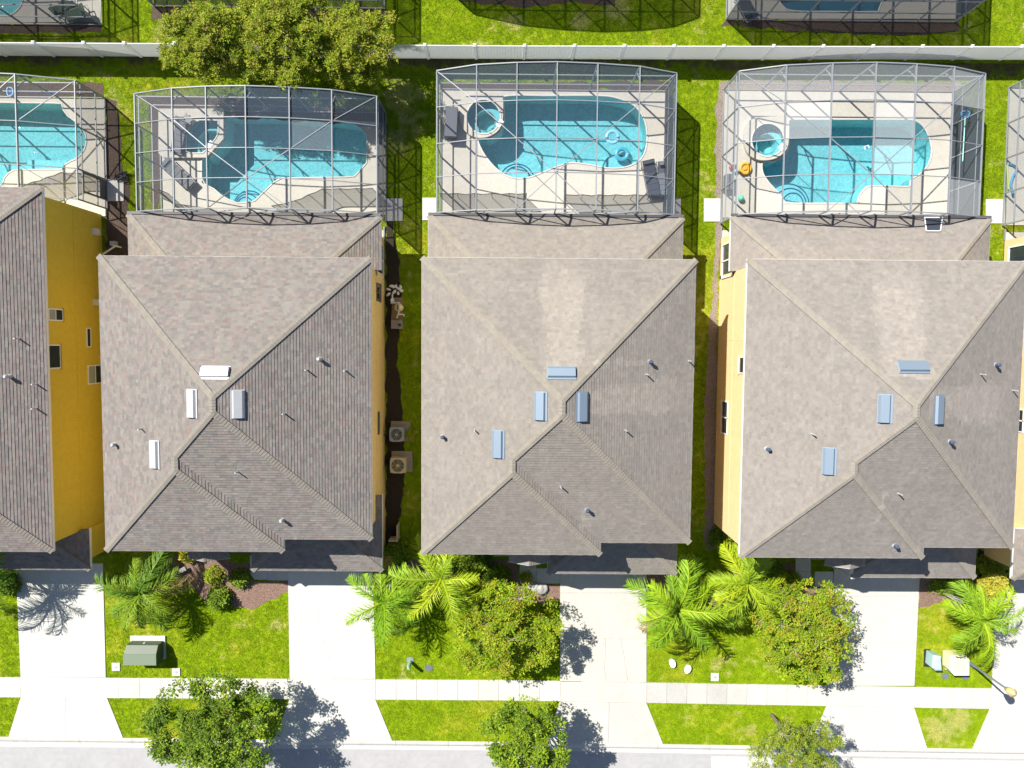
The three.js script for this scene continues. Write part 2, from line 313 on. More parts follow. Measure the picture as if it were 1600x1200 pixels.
// ---------------------------------------------------------------- pools: outlines first, since the lawn and the decks are cut out round them
const POOLS = [
  { // beside the mustard house
    out: [...pts([[-60, 160], [-30, 160], [30, 161], [97, 162]]), ...pts([[100, 172], [108, 183], [122, 192], [133, 205], [137, 218], [133, 236], [122, 248], [108, 254], [101, 259], [99, 265]]), ...pts([[25, 266], [14, 271], [7, 280], [4, 292], [-60, 292]])],
    deck: pts([[-90, 153], [163, 155], [167, 338], [-90, 338]]), label: 'swimming pool with a round end beside the mustard house at the left edge', deckLabel: 'white pool deck behind the mustard house at the left edge',
  },
  { // angular pool with the corner spa
    out: pts([[353, 183], [440, 183], [520, 189], [557, 194], [574, 211], [574, 254], [553, 277], [436, 279], [398, 315], [372, 318], [350, 309], [336, 296], [316, 286], [316, 248], [326, 248], [352, 219]]),
    spa: pts([[294, 208], [310, 190], [344, 190], [344, 214], [321, 241], [294, 241]]), deck: pts([[251, 172], [352, 172], [352, 182], [603, 192], [604, 336], [253, 336]]),
    raised: pts([[251, 172], [352, 172], [352, 219], [325, 248], [258, 248], [251, 241]]),
    label: 'angular swimming pool with clipped corners and an adjoining spa', deckLabel: 'white pool deck with a raised platform round a six sided spa',
  },
  { // free-form pool with two floats
    out: smooth(pts([[789, 151], [860, 150], [935, 150], [965, 154], [990, 165], [1005, 184], [1011, 210], [1008, 236], [997, 253], [975, 262], [948, 263], [922, 258], [895, 255], [875, 259], [850, 269], [825, 278], [800, 278], [778, 266], [762, 249], [751, 231], [748, 218], [764, 217], [781, 206], [787, 192], [788, 168]]), 6),
    spa: circle(...at(756, 185), 0.93), deck: pts([[689, 141], [1041, 142], [1043, 337], [689, 337]]),
    raised: smooth(pts([[720, 160], [745, 149], [775, 148], [785, 151], [786, 185], [781, 203], [765, 215], [745, 217], [728, 208], [719, 190]]), 5),
    label: 'free form swimming pool with two swim rings floating in it', deckLabel: 'pale pool deck round the pool with two swim rings',
  },
  { // pool with a straight far wall and wide round bay
    out: smooth(pts([[1232, 188], [1234, 187], [1330, 187], [1420, 187], [1428, 188], [1442, 198], [1452, 218], [1455, 240], [1448, 260], [1434, 274], [1423, 281], [1421, 290], [1415, 292], [1362, 291], [1350, 296], [1342, 306], [1339, 316], [1336, 318], [1232, 318], [1226, 316], [1216, 302], [1202, 287], [1192, 272], [1190, 258], [1194, 253], [1211, 252], [1224, 243], [1231, 230]]), 5),
    spa: circle(...at(1197, 221), 0.9), deck: pts([[1131, 142], [1486, 143], [1489, 340], [1129, 340]]),
    raised: smooth(pts([[1163, 196], [1180, 187], [1210, 184], [1228, 186], [1229, 225], [1222, 240], [1207, 250], [1185, 252], [1167, 243], [1160, 222]]), 5),
    label: 'swimming pool with a straight far edge and a wide round bay at one side', deckLabel: 'pale pool deck round the pool with the round bay',
  },
  { out: smooth(pts([[1612, 165], [1680, 165], [1700, 230], [1650, 300], [1614, 290]]), 5), deck: pts([[1577, 137], [1800, 137], [1800, 352], [1571, 352]]), label: 'swimming pool hidden past the right edge', deckLabel: 'pale pool deck in the screen enclosure at the right edge' },
  { out: [...smooth(pts([[-80, -60], [-40, -40], [-80, 22], [10, 24], [24, 21], [36, 10], [42, -10], [36, -50]]), 6)], deck: pts([[-120, -120], [160, -120], [157, 35], [-120, 37]]), label: 'swimming pool corner at the top left of the photograph', deckLabel: 'pale pool deck at the top left corner', skip: 1 },
  { out: smooth(pts([[1206, -40], [1212, -10], [1222, 10], [1240, 18], [1300, 19], [1360, 19], [1373, 14], [1375, -40]]), 6), deck: pts([[1137, -110], [1494, -110], [1493, 30], [1137, 30]]), label: 'dark blue swimming pool in the enclosure above the white fence', deckLabel: 'pale pool deck in the enclosure above the white fence at the right' },
];
POOLS[5].out = smooth(pts([[-70, -60], [-70, 22], [0, 25], [18, 24], [31, 14], [37, 0], [38, -40]]), 6);
for (const p of POOLS) noGrass(p.deck);

// ---------------------------------------------------------------- lawn
const BARE = [[170, 160, 1.2], [262, 45, 1.0], [430, 975, 0.7], [625, 150, 1.6], [640, 185, 1.5], [620, 215, 1.3], [655, 150, 0.8], [960, 15, 1.2], [905, 30, 0.8], [1475, 1140, 1.6], [1500, 1128, 1.1], [780, 1120, 0.8], [230, 1010, 0.9], [1120, 1040, 0.7], [800, 35, 0.9], [1215, 1030, 1.2], [430, 1115, 0.7], [1170, 1140, 0.6]].map(([x, y, r]) => [...at(x, y), r]);
function lawnColor(x, z) {
  const a = fbm(x * 0.16, z * 0.16, 1), b = fbm(x * 0.7, z * 0.7, 4), c = noise(x * 2.6, z * 2.6, 9);
  let dry = sstep(a + 0.6 * b, 0.02, 0.42) * 0.6 + 0.35 * sstep(c + b, 0.15, 0.7);
  let bare = 0; for (const [bx, bz, r] of BARE) { const d = Math.hypot(x - bx, z - bz) / r; if (d < 1.2) bare = Math.max(bare, sstep(1.1 - d + 0.9 * b + 0.5 * c, 0.3, 0.9)); }
  const back = 1 - sstep(z, -6, 2), fs = z + 15.6, soil = (fs > 0.02 && fs < 1.3 ? sstep(0.75 + 0.9 * b + 0.5 * c - fs, 0, 0.6) : 0) * 0.85;
  const tan = sstep(fbm(x * 0.42, z * 0.42, 21) + 0.5 * c + 0.3 * b, 0.24, 0.55) * 0.42;
  const g = [lerp(0.225, 0.35, dry) * (1 - 0.10 * back), lerp(0.335, 0.365, dry) * (1 - 0.11 * back), lerp(0.004, 0.022, dry)];
  const k = 0.98 + 0.24 * b + 0.18 * c;
  const q = Math.max(tan, bare * 0.55), r = [lerp(g[0] * k, 0.46, q), lerp(g[1] * k, 0.41, q), lerp(g[2] * k, 0.16, q)];
  return [lerp(r[0], 0.10, soil), lerp(r[1], 0.078, soil), lerp(r[2], 0.05, soil)];
}
const LX = -32, LZ = -22, LW = 66, LH = 46, TW = 2048, TH = 1424;
const lawnTex = tex(TW, TH, (i, j) => {
  const x = LX + (i + 0.5) / TW * LW, z = LZ + (j + 0.5) / TH * LH, c = lawnColor(x, z), s = 0.72 + 0.5 * hash(i, j, 2) * 0.7 + 0.12 * noise(x * 7, z * 7, 3);
  return [c[0] * s, c[1] * s, c[2] * s];
}, true, THREE.MirroredRepeatWrapping);
{
  const holes = POOLS.map((p) => p.out).concat(POOLS.filter((p) => p.spa).map((p) => p.spa.map(([x, z]) => [x, z])));
  const kb = []; for (let x = XE; x >= XW; x -= 2) kb.push([x, kerbN(x) + 0.05]);
  const b = new MB().prism([[-400, -400], [400, -400], [400, kerbN(XE) + 0.05], ...kb, [-400, kerbN(XW) + 0.05]], 0, 0, holes);
  const far = new MB().prism([[-400, 31], [400, 31], [400, 400], [-400, 400]], 0, 0);
  b.p.push(...far.p); b.c.push(...far.c);
  const g = b.geo(), p = g.attributes.position.array, uv = g.attributes.uv.array;
  for (let i = 0; i < p.length / 3; i++) { uv[i * 2] = (p[i * 3] - LX) / LW; uv[i * 2 + 1] = (p[i * 3 + 2] - LZ) / LH; }
  tag(mesh('lawn_ground', g, new THREE.MeshPhysicalMaterial({ map: lawnTex, color: lin(1, 1, 1), roughness: 1, specularIntensity: 0.15 })), 'yellow green lawn between and around the houses', 'lawn', null, 'structure');
}

// ---------------------------------------------------------------- planting beds (thin sheets with ragged outlines)
function ragged(poly, amp = 0.12, step = 0.35, s = 1) {
  const o = []; for (let i = 0; i < poly.length; i++) { const a = poly[i], b = poly[(i + 1) % poly.length], n = Math.max(1, Math.ceil(Math.hypot(b[0] - a[0], b[1] - a[1]) / step)); for (let k = 0; k < n; k++) { const x = lerp(a[0], b[0], k / n), z = lerp(a[1], b[1], k / n); o.push([x + noise(x * 1.7, z * 1.7, s) * amp * 2, z + noise(x * 1.7, z * 1.7, s + 50) * amp * 2]); } } return o;
}
function bed(px, label, mat, name = 'mulch_bed', y = 0.012, amp = 0.1, hole) {
  const poly = ragged(pts(px), amp, 0.3, px[0][0]); noGrass(poly);
  return tag(new MB().prism(poly, y, y, hole ? [hole] : []).build(name, mat), label, 'planting bed', null, 'structure');
}
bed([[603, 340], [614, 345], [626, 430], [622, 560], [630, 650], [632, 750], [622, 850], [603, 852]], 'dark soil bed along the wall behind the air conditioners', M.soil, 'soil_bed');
bed([[164, 150], [184, 160], [188, 250], [202, 290], [203, 420], [166, 420]], 'brown mulch bed between the mustard house and its pool enclosure', M.mulchDark);
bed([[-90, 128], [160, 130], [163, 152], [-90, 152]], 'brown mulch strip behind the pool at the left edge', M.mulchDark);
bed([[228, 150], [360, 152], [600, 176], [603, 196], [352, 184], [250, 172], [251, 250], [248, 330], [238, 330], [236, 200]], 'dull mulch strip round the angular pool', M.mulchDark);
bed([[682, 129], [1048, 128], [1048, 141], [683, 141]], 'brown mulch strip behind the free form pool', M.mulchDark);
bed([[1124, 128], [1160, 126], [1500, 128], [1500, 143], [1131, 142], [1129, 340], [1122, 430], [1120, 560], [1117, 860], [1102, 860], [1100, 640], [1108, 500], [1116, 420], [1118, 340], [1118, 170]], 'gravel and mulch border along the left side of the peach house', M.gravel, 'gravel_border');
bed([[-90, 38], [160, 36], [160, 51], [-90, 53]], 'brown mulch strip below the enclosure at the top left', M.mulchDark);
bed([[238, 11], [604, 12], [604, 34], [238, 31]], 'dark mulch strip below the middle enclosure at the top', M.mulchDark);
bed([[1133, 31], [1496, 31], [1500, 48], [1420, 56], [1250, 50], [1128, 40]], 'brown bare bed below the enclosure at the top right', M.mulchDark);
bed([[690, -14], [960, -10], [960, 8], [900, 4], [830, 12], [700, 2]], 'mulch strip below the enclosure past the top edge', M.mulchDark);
bed([[262, 868], [392, 880], [394, 908], [450, 908], [452, 925], [425, 938], [398, 952], [366, 948], [352, 940], [318, 940], [306, 922], [290, 908], [262, 906]], 'pinkish brown mulch bed at the front door of the house with pale roof vents', M.mulch);
bed([[612, 872], [720, 872], [810, 876], [812, 912], [876, 912], [876, 936], [850, 945], [800, 936], [720, 940], [660, 930], [612, 905]], 'dark mulch bed under the bright palms in front of the middle house', M.mulch);
bed([[1160, 878], [1242, 880], [1246, 916], [1301, 918], [1301, 936], [1262, 950], [1190, 958], [1150, 930]], 'mulch bed in front of the peach house', M.mulch);
bed([[1437, 905], [1528, 905], [1528, 925], [1480, 936], [1455, 946], [1436, 948]], 'small mulch bed beside the last drive but one', M.mulch);
bed([[1443, 1014], [1454, 1014], [1455, 1042], [1443, 1042]], 'narrow dark bare strip beside the teal pedestal', M.soil, 'soil_strip', 0.012, 0.03);
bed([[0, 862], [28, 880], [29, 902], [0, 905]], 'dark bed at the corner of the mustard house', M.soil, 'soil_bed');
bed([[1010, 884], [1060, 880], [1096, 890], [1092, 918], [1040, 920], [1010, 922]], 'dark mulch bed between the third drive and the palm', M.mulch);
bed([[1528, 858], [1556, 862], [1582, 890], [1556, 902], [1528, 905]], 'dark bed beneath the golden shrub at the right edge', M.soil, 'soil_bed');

// ---------------------------------------------------------------- white vinyl fence
{
  const g = thing('vinyl_fence', 'long white vinyl privacy fence across the back gardens', 'fence');
  const fz = (x) => L3(x, -15.44, -15.55, -15.80), H = 1.72, PW = 2.62;
  const shift = 0.75;
  for (let k = -18; k < 18; k++) {
    const x = k * PW + shift + (k > -9 ? 0 : 0.5), x1 = (k + 1) * PW + shift + (k + 1 > -9 ? 0 : 0.5), z = fz(x), z1 = fz(x1);
    const lean = (hash(k, 8) - 0.5) * 0.03;
    const p = new MB(); p.box(x, H / 2 + 0.02, z, 0.13, H + 0.04, 0.13); p.build('post', M.vinyl, g);
    const c = new MB(), q = V(x, H + 0.12, z), w = 0.085; c.box(x, H + 0.055, z, 0.17, 0.03, 0.17); for (const [a, b] of [[[-1, -1], [1, -1]], [[1, -1], [1, 1]], [[1, 1], [-1, 1]], [[-1, 1], [-1, -1]]]) c.tri(V(x + b[0] * w, H + 0.07, z + b[1] * w), V(x + a[0] * w, H + 0.07, z + a[1] * w), q); c.build('post_cap', M.vinyl, g);
    const r = new MB().bar(V(x + 0.07, H - 0.05, z), V(x1 - 0.07, H - 0.05, z1), 0.05, 0.10); r.build('rail', M.vinyl, g);
    new MB().bar(V(x + 0.07, 0.12, z), V(x1 - 0.07, 0.12, z1), 0.05, 0.12).build('rail', M.vinyl, g);
    const pn = new MB(), nb = 16; for (let i = 0; i < nb; i++) { const f0 = i / nb, f1 = (i + 1) / nb; const A = V(lerp(x + 0.065, x1 - 0.065, f0) + 0.003, 0, lerp(z, z1, f0)), B = V(lerp(x + 0.065, x1 - 0.065, f1) - 0.003, 0, lerp(z, z1, f1)); pn.box((A.x + B.x) / 2, (H - 0.1) / 2 + 0.09, (A.z + B.z) / 2 + lean * 0.2, B.x - A.x, H - 0.28, 0.022); }
    pn.build('fence_panel', M.vinyl, g);
  }
}

// ---------------------------------------------------------------- pools and decks
const DECK_Y = 0.06, WATER_Y = -0.07;
POOLS.forEach((P, i) => {
  const d = tag(thing('pool_deck', P.deckLabel, 'pool deck'), null, null, null, 'structure');
  const holes = [P.out, ...(P.spa ? [P.spa] : [])];
  // slabs of the deck, poured in bays with saw cuts: bays are cut by straight lines where the outline allows, so one sheet with its cut-outs
  new MB().tint(...tone(i + 40, 0.03)).prism(P.deck, -0.05, DECK_Y, holes).build('deck_slab', M.deck, d);
  const t = thing('swimming_pool', P.label, 'swimming pool');
  const depth = i === 2 ? 1.35 : i === 3 ? 1.45 : 1.3;
  const shell = new MB(); // walls and floor of the basin
  shell.prism(P.out, -depth, -depth);
  for (let k = 0; k < P.out.length; k++) { const a = P.out[k], b = P.out[(k + 1) % P.out.length]; shell.quad(V(a[0], -depth, a[1]), V(b[0], -depth, b[1]), V(b[0], DECK_Y - 0.002, b[1]), V(a[0], DECK_Y - 0.002, a[1])); }
  shell.build('basin', i === 6 ? M.plasterDark : M.plaster, t);
  const lip = (poly, y, r = 0.045) => new THREE.TubeGeometry(new THREE.CatmullRomCurve3(poly.map(([x, z]) => V(x, y, z)), true, 'catmullrom', 0.05), poly.length * 3, r, 6, true);
  mesh('coping', lip(P.out, DECK_Y - 0.01), M.coping, t);
  new MB().prism(P.out, WATER_Y, WATER_Y).build('water', M.water, t);
  // submerged steps with a dark tile edge
  const steps = { 1: [[[380, 318], 0.9, 3]], 2: [[[808, 279], 1.0, 2], [[966, 264], 0.85, 1]], 3: [[[1242, 316], 1.25, 3]] }[i] || [];
  for (const [px, r, n] of steps) {
    const c = at(...px);
    for (let s = 0; s < n; s++) {
      const q = r * (1 - s * 0.27), y = -0.25 - (n - 1 - s) * -0.0 - s * 0.0, top = -depth + (depth - 0.3) * ((s + 1) / n) - 0.02;
      const ring = circle(c[0], c[1], q, 40).filter(([x, z]) => inside(P.out, x, z) || true);
      new MB().prism(ring.filter(([x, z]) => z <= c[1] + 0.1), -depth, top).build('step', M.plasterDeep, t);
      const arc = ring.filter(([x, z]) => z <= c[1] - 0.02 && inside(P.out, x, z)).map(([x, z]) => V(x, top + 0.004, z));
      if (arc.length > 4) { arc.sort((a, b) => a.x - b.x); mesh('tile_edge', new THREE.TubeGeometry(new THREE.CatmullRomCurve3(arc), 30, 0.035, 5), M.tile, t); }
    }
  }
  if (i === 0) { const a = at(100, 262); new MB().box(a[0] - 1.2, -0.45, a[1] - 0.25, 2.2, 0.08, 0.5).build('step', M.plasterDeep, t); }
  if (P.spa) {
    const s = sub('spa', t), up = i === 2 || i === 3 ? 0.22 : 0.2, y = DECK_Y + up;
    if (P.raised) new MB().tint(0.98, 0.97, 0.95).prism(P.raised, -0.05, y, [P.spa]).build('spa_surround', M.deck, s);
    const b = new MB(), dp = 0.95; b.prism(P.spa, -dp, -dp);
    for (let k = 0; k < P.spa.length; k++) { const a = P.spa[k], c = P.spa[(k + 1) % P.spa.length]; b.quad(V(a[0], -dp, a[1]), V(c[0], -dp, c[1]), V(c[0], y - 0.002, c[1]), V(a[0], y - 0.002, a[1])); }
    b.build('spa_basin', M.plaster, s);
    const cx = P.spa.reduce((q, p) => q + p[0], 0) / P.spa.length, cz = P.spa.reduce((q, p) => q + p[1], 0) / P.spa.length;
    const inner = P.spa.map(([x, z]) => [lerp(cx, x, 0.6) + (i === 1 ? 0.12 : 0.08), lerp(cz, z, 0.6) + (i === 1 ? 0.1 : 0.08)]);
    new MB().prism(P.spa.map(([x, z]) => [lerp(cx, x, 0.995), lerp(cz, z, 0.995)]), -dp, -0.2, [inner]).build('spa_bench', M.plasterDeep, s);
    mesh('bench_tile_edge', new THREE.TubeGeometry(new THREE.CatmullRomCurve3(inner.map(([x, z]) => V(x, -0.195, z)), true, 'catmullrom', 0.05), inner.length * 3, 0.03, 5, true), M.coping, s);
    mesh('coping', lip(P.spa, y - 0.01), M.coping, s);
    new MB().prism(P.spa, y - 0.1, y - 0.1).build('water', M.water, s);
    const [ex, ez] = i === 1 ? at(331, 228) : i === 2 ? at(781, 195) : at(1219, 231); // spillway lip
    new MB().box(ex, y + 0.012, ez, 0.42, 0.03, 0.28, i === 1 ? 0.8 : 0.9).build('spillway', M.white, s);
  }
});
// concrete landings outside the enclosure doors
[[165, 280, 193, 314, 'white concrete landing beside the enclosure of the mustard house', 1], [602, 310, 629, 345, 'concrete landing at the right side of the enclosure over the angular pool', 0.97], [660, 309, 682, 344, 'white concrete landing at the left side of the enclosure with the two swim rings', 1], [1054, 310, 1064, 337, 'narrow concrete landing at the right side of the enclosure with the two swim rings', 1], [1100, 310, 1128, 346, 'white concrete landing at the left of the enclosure holding the yellow float', 1], [1541, 311, 1570, 349, 'white concrete landing left of the enclosure cut off by the right edge', 1]].forEach(([a, b, c, d, label, t]) => {
  const p = pts([[a, b], [c, b], [c, d], [a, d]], 0.06); noGrass(p);
  tag(new MB().tint(t, t, t).prism(p, -0.05, 0.065).build('door_landing', M.concrete), label, 'concrete pad', 'concrete landings outside the pool enclosures');
});

// ---------------------------------------------------------------- houses
const PITCH = 0.44, HE = 5.5, HL = 2.75;
// one plane of shingles: courses of single tabs, each a slanted tab with its own butt edge, clipped to the outline of the plane
function shinglePlane(poly, pal, sd, out, lift0) {
  const nrm = poly[1].clone().sub(poly[0]).cross(poly[2].clone().sub(poly[0])).normalize(); if (nrm.y < 0) { poly = [...poly].reverse(); nrm.negate(); }
  const U = V(0, 1, 0).cross(nrm).normalize(), W = nrm.clone().cross(U).normalize(), O = poly[0];
  const q = poly.map((p) => [p.clone().sub(O).dot(U), p.clone().sub(O).dot(W)]);
  const u0 = Math.min(...q.map((p) => p[0])), u1 = Math.max(...q.map((p) => p[0])), v0 = Math.min(...q.map((p) => p[1])), v1 = Math.max(...q.map((p) => p[1]));
  const E = 0.14, T = lift0;
  const clip = (r) => { let o = r; for (let i = 0; i < q.length; i++) { const a = q[i], b = q[(i + 1) % q.length], ex = b[0] - a[0], ey = b[1] - a[1], s = (p) => ex * (p[1] - a[1]) - ey * (p[0] - a[0]); const n = []; for (let k = 0; k < o.length; k++) { const c = o[k], d = o[(k + 1) % o.length], sc = s(c), sd2 = s(d); if (sc >= -1e-9) n.push(c); if ((sc > 1e-9 && sd2 < -1e-9) || (sc < -1e-9 && sd2 > 1e-9)) { const t = sc / (sc - sd2); n.push([c[0] + (d[0] - c[0]) * t, c[1] + (d[1] - c[1]) * t]); } } o = n; if (!o.length) break; } return o; };
  const P3 = (u, v, h) => V(O.x + U.x * u + W.x * v + nrm.x * h, O.y + U.y * u + W.y * v + nrm.y * h, O.z + U.z * u + W.z * v + nrm.z * h);
  for (let row = 0, v = v0; v < v1; row++, v += E) {
    let c = 0, u = u0 - hash(row, sd, 1) * 0.4;
    while (u < u1) {
      const w = 0.15 + 0.17 * hash(row, c, sd), lift = T * (0.72 + 0.45 * hash(row, c, sd + 9));
      const r = clip([[u, v], [u + w, v], [u + w, v + E], [u, v + E]]);
      if (r.length > 2) {
        const m = P3(u + w / 2, v, 0), k = hash(row, c, sd + 3);
        const col = pal(m.x, m.z, k, hash(row, c, sd + 5), nrm); out.tint(...col);
        out.poly(r.map(([a, b]) => P3(a, b, 0.004 + lift * (1 - (b - v) / E))));
        const bt = r.filter((p) => Math.abs(p[1] - v) < 1e-6).sort((a, b) => a[0] - b[0]);
        if (bt.length > 1) { const a = bt[0], b = bt[bt.length - 1]; out.quad(P3(a[0], v, -0.004), P3(b[0], v, -0.004), P3(b[0], v, 0.004 + lift), P3(a[0], v, 0.004 + lift)); }
      }
      u += w; c++;
    }
  }
}
// bent cap tabs along a hip or ridge
function capLine(a, b, pal, sd, out) {
  const L = a.distanceTo(b), t = b.clone().sub(a).normalize(), s = t.clone().cross(V(0, 1, 0)).normalize(), n = Math.max(2, Math.round(L / 0.15)), hw = 0.155;
  for (let k = 0; k < n; k++) {
    const p = a.clone().lerp(b, k / n), q = a.clone().lerp(b, (k + 1.0) / n), c = pal(p.x, p.z, 0.02, 0.35 + 0.3 * hash(k, sd, 4), null);
    out.tint(c[0] * 1.07 + 0.012, c[1] * 1.06 + 0.010, c[2] * 1.02);
    const up0 = V(0, 0.055, 0), up1 = V(0, 0.040, 0), dr = -0.026 * (Math.abs(t.y) > 0.05 ? 0.9 : 1.5);
    const A = p.clone().add(up0), B = q.clone().add(up1), Al = p.clone().addScaledVector(s, -hw).add(V(0, 0.05 + dr, 0)), Ar = p.clone().addScaledVector(s, hw).add(V(0, 0.05 + dr, 0)), Bl = q.clone().addScaledVector(s, -hw).add(V(0, 0.036 + dr, 0)), Br = q.clone().addScaledVector(s, hw).add(V(0, 0.036 + dr, 0));
    out.quad(A, Ar, Br, B).quad(Al, A, B, Bl).quad(Al, Ar, Ar.clone().add(V(0, -0.02, 0)), Al.clone().add(V(0, -0.02, 0)));
    out.tri(Al, Ar, A);
  }
}
const palette = (base, flecks, streaks = [], fade = 1) => (x, z, k, j, n) => {
  const f = flecks[Math.floor(k * flecks.length)], w = 0.94 + 0.12 * j;
  let c = [base[0] * f[0] * w, base[1] * f[1] * w, base[2] * f[2] * w];
  const blot = 1 + 0.11 * fbm(x * 0.45, z * 0.45, base[0] * 40) + 0.05 * noise(x * 1.7, z * 1.7, 5);
  let s = 0; for (const [px, pz, dx, dz, len, w0, w1] of streaks) { const u = ((x - px) * dx + (z - pz) * dz), t = Math.abs((x - px) * -dz + (z - pz) * dx); if (u > -0.2 && u < len) { const ww = lerp(w0, w1, u / len) * (1 + 0.35 * noise(x * 0.9, z * 0.9, 7)); s = Math.max(s, (1 - sstep(t, ww * 0.7, ww)) * (0.75 + 0.25 * noise(x * 3, z * 3, 2)) * (u / len > 0.7 ? (1 - u / len) / 0.3 : 1)); } }
  return c.map((q, i) => q * blot * (1 + 0.27 * s * [1, 0.97, 0.9][i]));
};
const FLECK_A = [[1, 1, 1], [1.06, 0.95, 0.93], [0.9, 0.9, 0.9], [1.1, 1.06, 1.02], [0.97, 0.86, 0.86], [1, 1.02, 0.97], [0.84, 0.85, 0.87], [1.04, 1.03, 1.03]];
const FLECK_B = [[1, 1, 1], [1.02, 1, 0.97], [0.95, 0.94, 0.94], [1.04, 1.02, 1.0], [0.98, 0.96, 0.95]];

function house(P) {
  const g = thing('house', P.label, 'house'), p = PITCH, he = HE, { x0, x1, zN, zS, xw, zW, zL, g0, g1, zG } = P;
  const half = (x1 - x0) / 2, xm = (x0 + x1) / 2, O = 0.3, wall = P.wall;
  const roof = sub('roof', g), soffit = new MB(), fascia = new MB(), sh = new MB(), cap = new MB(), deck = new MB();
  let sd = P.seed * 100;
  const plane = (list) => { const v = list.map(([x, y, z]) => V(x, y, z)); shinglePlane(v, P.pal, sd++, sh, P.lift); deck.poly(v.map((q) => q.clone().add(V(0, -0.03, 0)))); };
  const ridge = (a, b) => capLine(V(...a), V(...b), P.pal, sd++, cap);
  // main hip roof
  const aN = [xm, he + p * half, zN + half], aS = [xm, he + p * half, zS - half];
  if (xw) {
    const hw = (xw - x0) / 2, R1 = [x0 + hw, he + p * hw, zS - hw], R2 = [x0 + hw, he + p * hw, zW - hw];
    plane([[x1, he, zS], [xw, he, zS], R1, aS]);
    plane([[x0, he, zN], [x0, he, R1[2]], R1, aS, aN]); sd--; plane([[x0, he, R1[2]], [x0, he, zW], R2, R1]);
    plane([[x0, he, zW], [xw, he, zW], R2]);
    plane([[xw, he, zW], [xw, he, zS], R1, R2]);
    ridge([x0, he, zW], R2); ridge([xw, he, zW], R2); ridge(R2, R1); ridge(R1, aS);
  } else {
    plane([[x1, he, zS], [x0, he, zS], aS]); plane([[x0, he, zN], [x0, he, zS], aS, aN]); ridge([x0, he, zS], aS);
  }
  plane([[x0, he, zN], [x1, he, zN], aN]); plane([[x1, he, zN], [x1, he, zS], aS, aN]);
  ridge([x0, he, zN], aN); ridge([x1, he, zN], aN); ridge([x1, he, zS], aS); ridge(aS, aN);
  const out = xw ? [[x0, zN], [x1, zN], [x1, zS], [xw, zS], [xw, zW], [x0, zW]] : [[x0, zN], [x1, zN], [x1, zS], [x0, zS]];
  const fas = (ring, y, open = false) => { for (let i = 0; i < ring.length - (open ? 1 : 0); i++) { const a = ring[i], b = ring[(i + 1) % ring.length]; fascia.bar(V(a[0], y - 0.09, a[1]), V(b[0], y - 0.09, b[1]), 0.03, 0.19); } };
  fas(out, he); soffit.prism(out, he - 0.17, he - 0.165);
  // low roof at the back
  const wN = zN + O;
  if (zL != null) {
    const d = wN - zL, t = HL + p * d;
    plane([[x0, HL, zL], [x1, HL, zL], [x1 - d, t, wN], [x0 + d, t, wN]]);
    plane([[x0, HL, zL], [x0, HL, wN], [x0 + d, t, wN]]); plane([[x1, HL, wN], [x1, HL, zL], [x1 - d, t, wN]]);
    ridge([x0, HL, zL], [x0 + d, t, wN]); ridge([x1, HL, zL], [x1 - d, t, wN]);
    const r = [[x0, wN], [x0, zL], [x1, zL], [x1, wN]]; fas(r, HL, true); soffit.prism(r, HL - 0.17, HL - 0.165);
  }
  // low roof over the garage and the porch, with the little gable at the door
  const wS = zS - O, d = zG - wS, t = HL + p * d, zR = P.zR ?? zS - 1.65;
  plane([[g1, HL, zG], [g0, HL, zG], [g0 + d, t, wS], [g1 - d, t, wS]]);
  plane([[g1, HL, wS], [g1, HL, zG], [g1 - d, t, wS]]); plane([[g0, HL, zG], [g0, HL, wS], [g0 + d, t, wS]]);
  if (g1 > x1 - 0.5) plane([[g1, HL, zR], [g1, HL, wS], [g1 - 0.36, HL + p * 0.36, wS], [g1 - 0.36, HL + p * 0.36, zR]]);
  ridge([g1, HL, zG], [g1 - d, t, wS]); ridge([g0, HL, zG], [g0 + d, t, wS]);
  fas([[g1, zR], [g1, zG], [g0, zG], [g0, wS]], HL, true); soffit.prism([[g0, wS], [g1, wS], [g1, zG], [g0, zG]], HL - 0.17, HL - 0.165);
  if (P.porch) {
    const [pa, pz, gx, gw] = P.porch, wz = zW - O, dd = pz - wz, pt = HL + p * dd;
    plane([[g0 + 0.4, HL, pz], [pa, HL, pz], [pa + dd, pt, wz], [g0 + 0.4, pt, wz]]); plane([[pa, HL, pz], [pa, HL, wz], [pa + dd, pt, wz]]);
    const gb = 3.86, ph = gb + gw * 0.58, zf = pz - 0.02;
    plane([[gx - gw, gb, wz], [gx - gw, gb, zf], [gx, ph, zf], [gx, ph, wz]]); plane([[gx + gw, gb, zf], [gx + gw, gb, wz], [gx, ph, wz], [gx, ph, zf]]);
    const tw = new MB().prism([[gx - gw + 0.2, wz + 0.003], [gx + gw - 0.2, wz + 0.003], [gx + gw - 0.2, zf - 0.25], [gx - gw + 0.2, zf - 0.25]], HL - 0.3, gb - 0.02, [], true); tw.tri(V(gx - gw + 0.2, gb - 0.02, zf - 0.25), V(gx + gw - 0.2, gb - 0.02, zf - 0.25), V(gx, ph - 0.14, zf - 0.25)); tw.build('gable_wall', wall, g);
    fas([[g0, pz], [pa, pz], [pa, wz]], HL, true); soffit.prism([[pa, wz], [g0, wz], [g0, pz], [pa, pz]], HL - 0.17, HL - 0.165);
    fascia.bar(V(gx - gw, gb - 0.08, zf), V(gx, ph - 0.08, zf), 0.03, 0.14).bar(V(gx, ph - 0.08, zf), V(gx + gw, gb - 0.08, zf), 0.03, 0.14);
    new MB().box(pa + 0.25, 1.3, pz - 0.25, 0.3, 2.55, 0.3).build('porch_post', wall, g); new MB().box(gx + gw - 0.1, 1.3, pz - 0.25, 0.3, 2.55, 0.3).build('porch_post', wall, g);
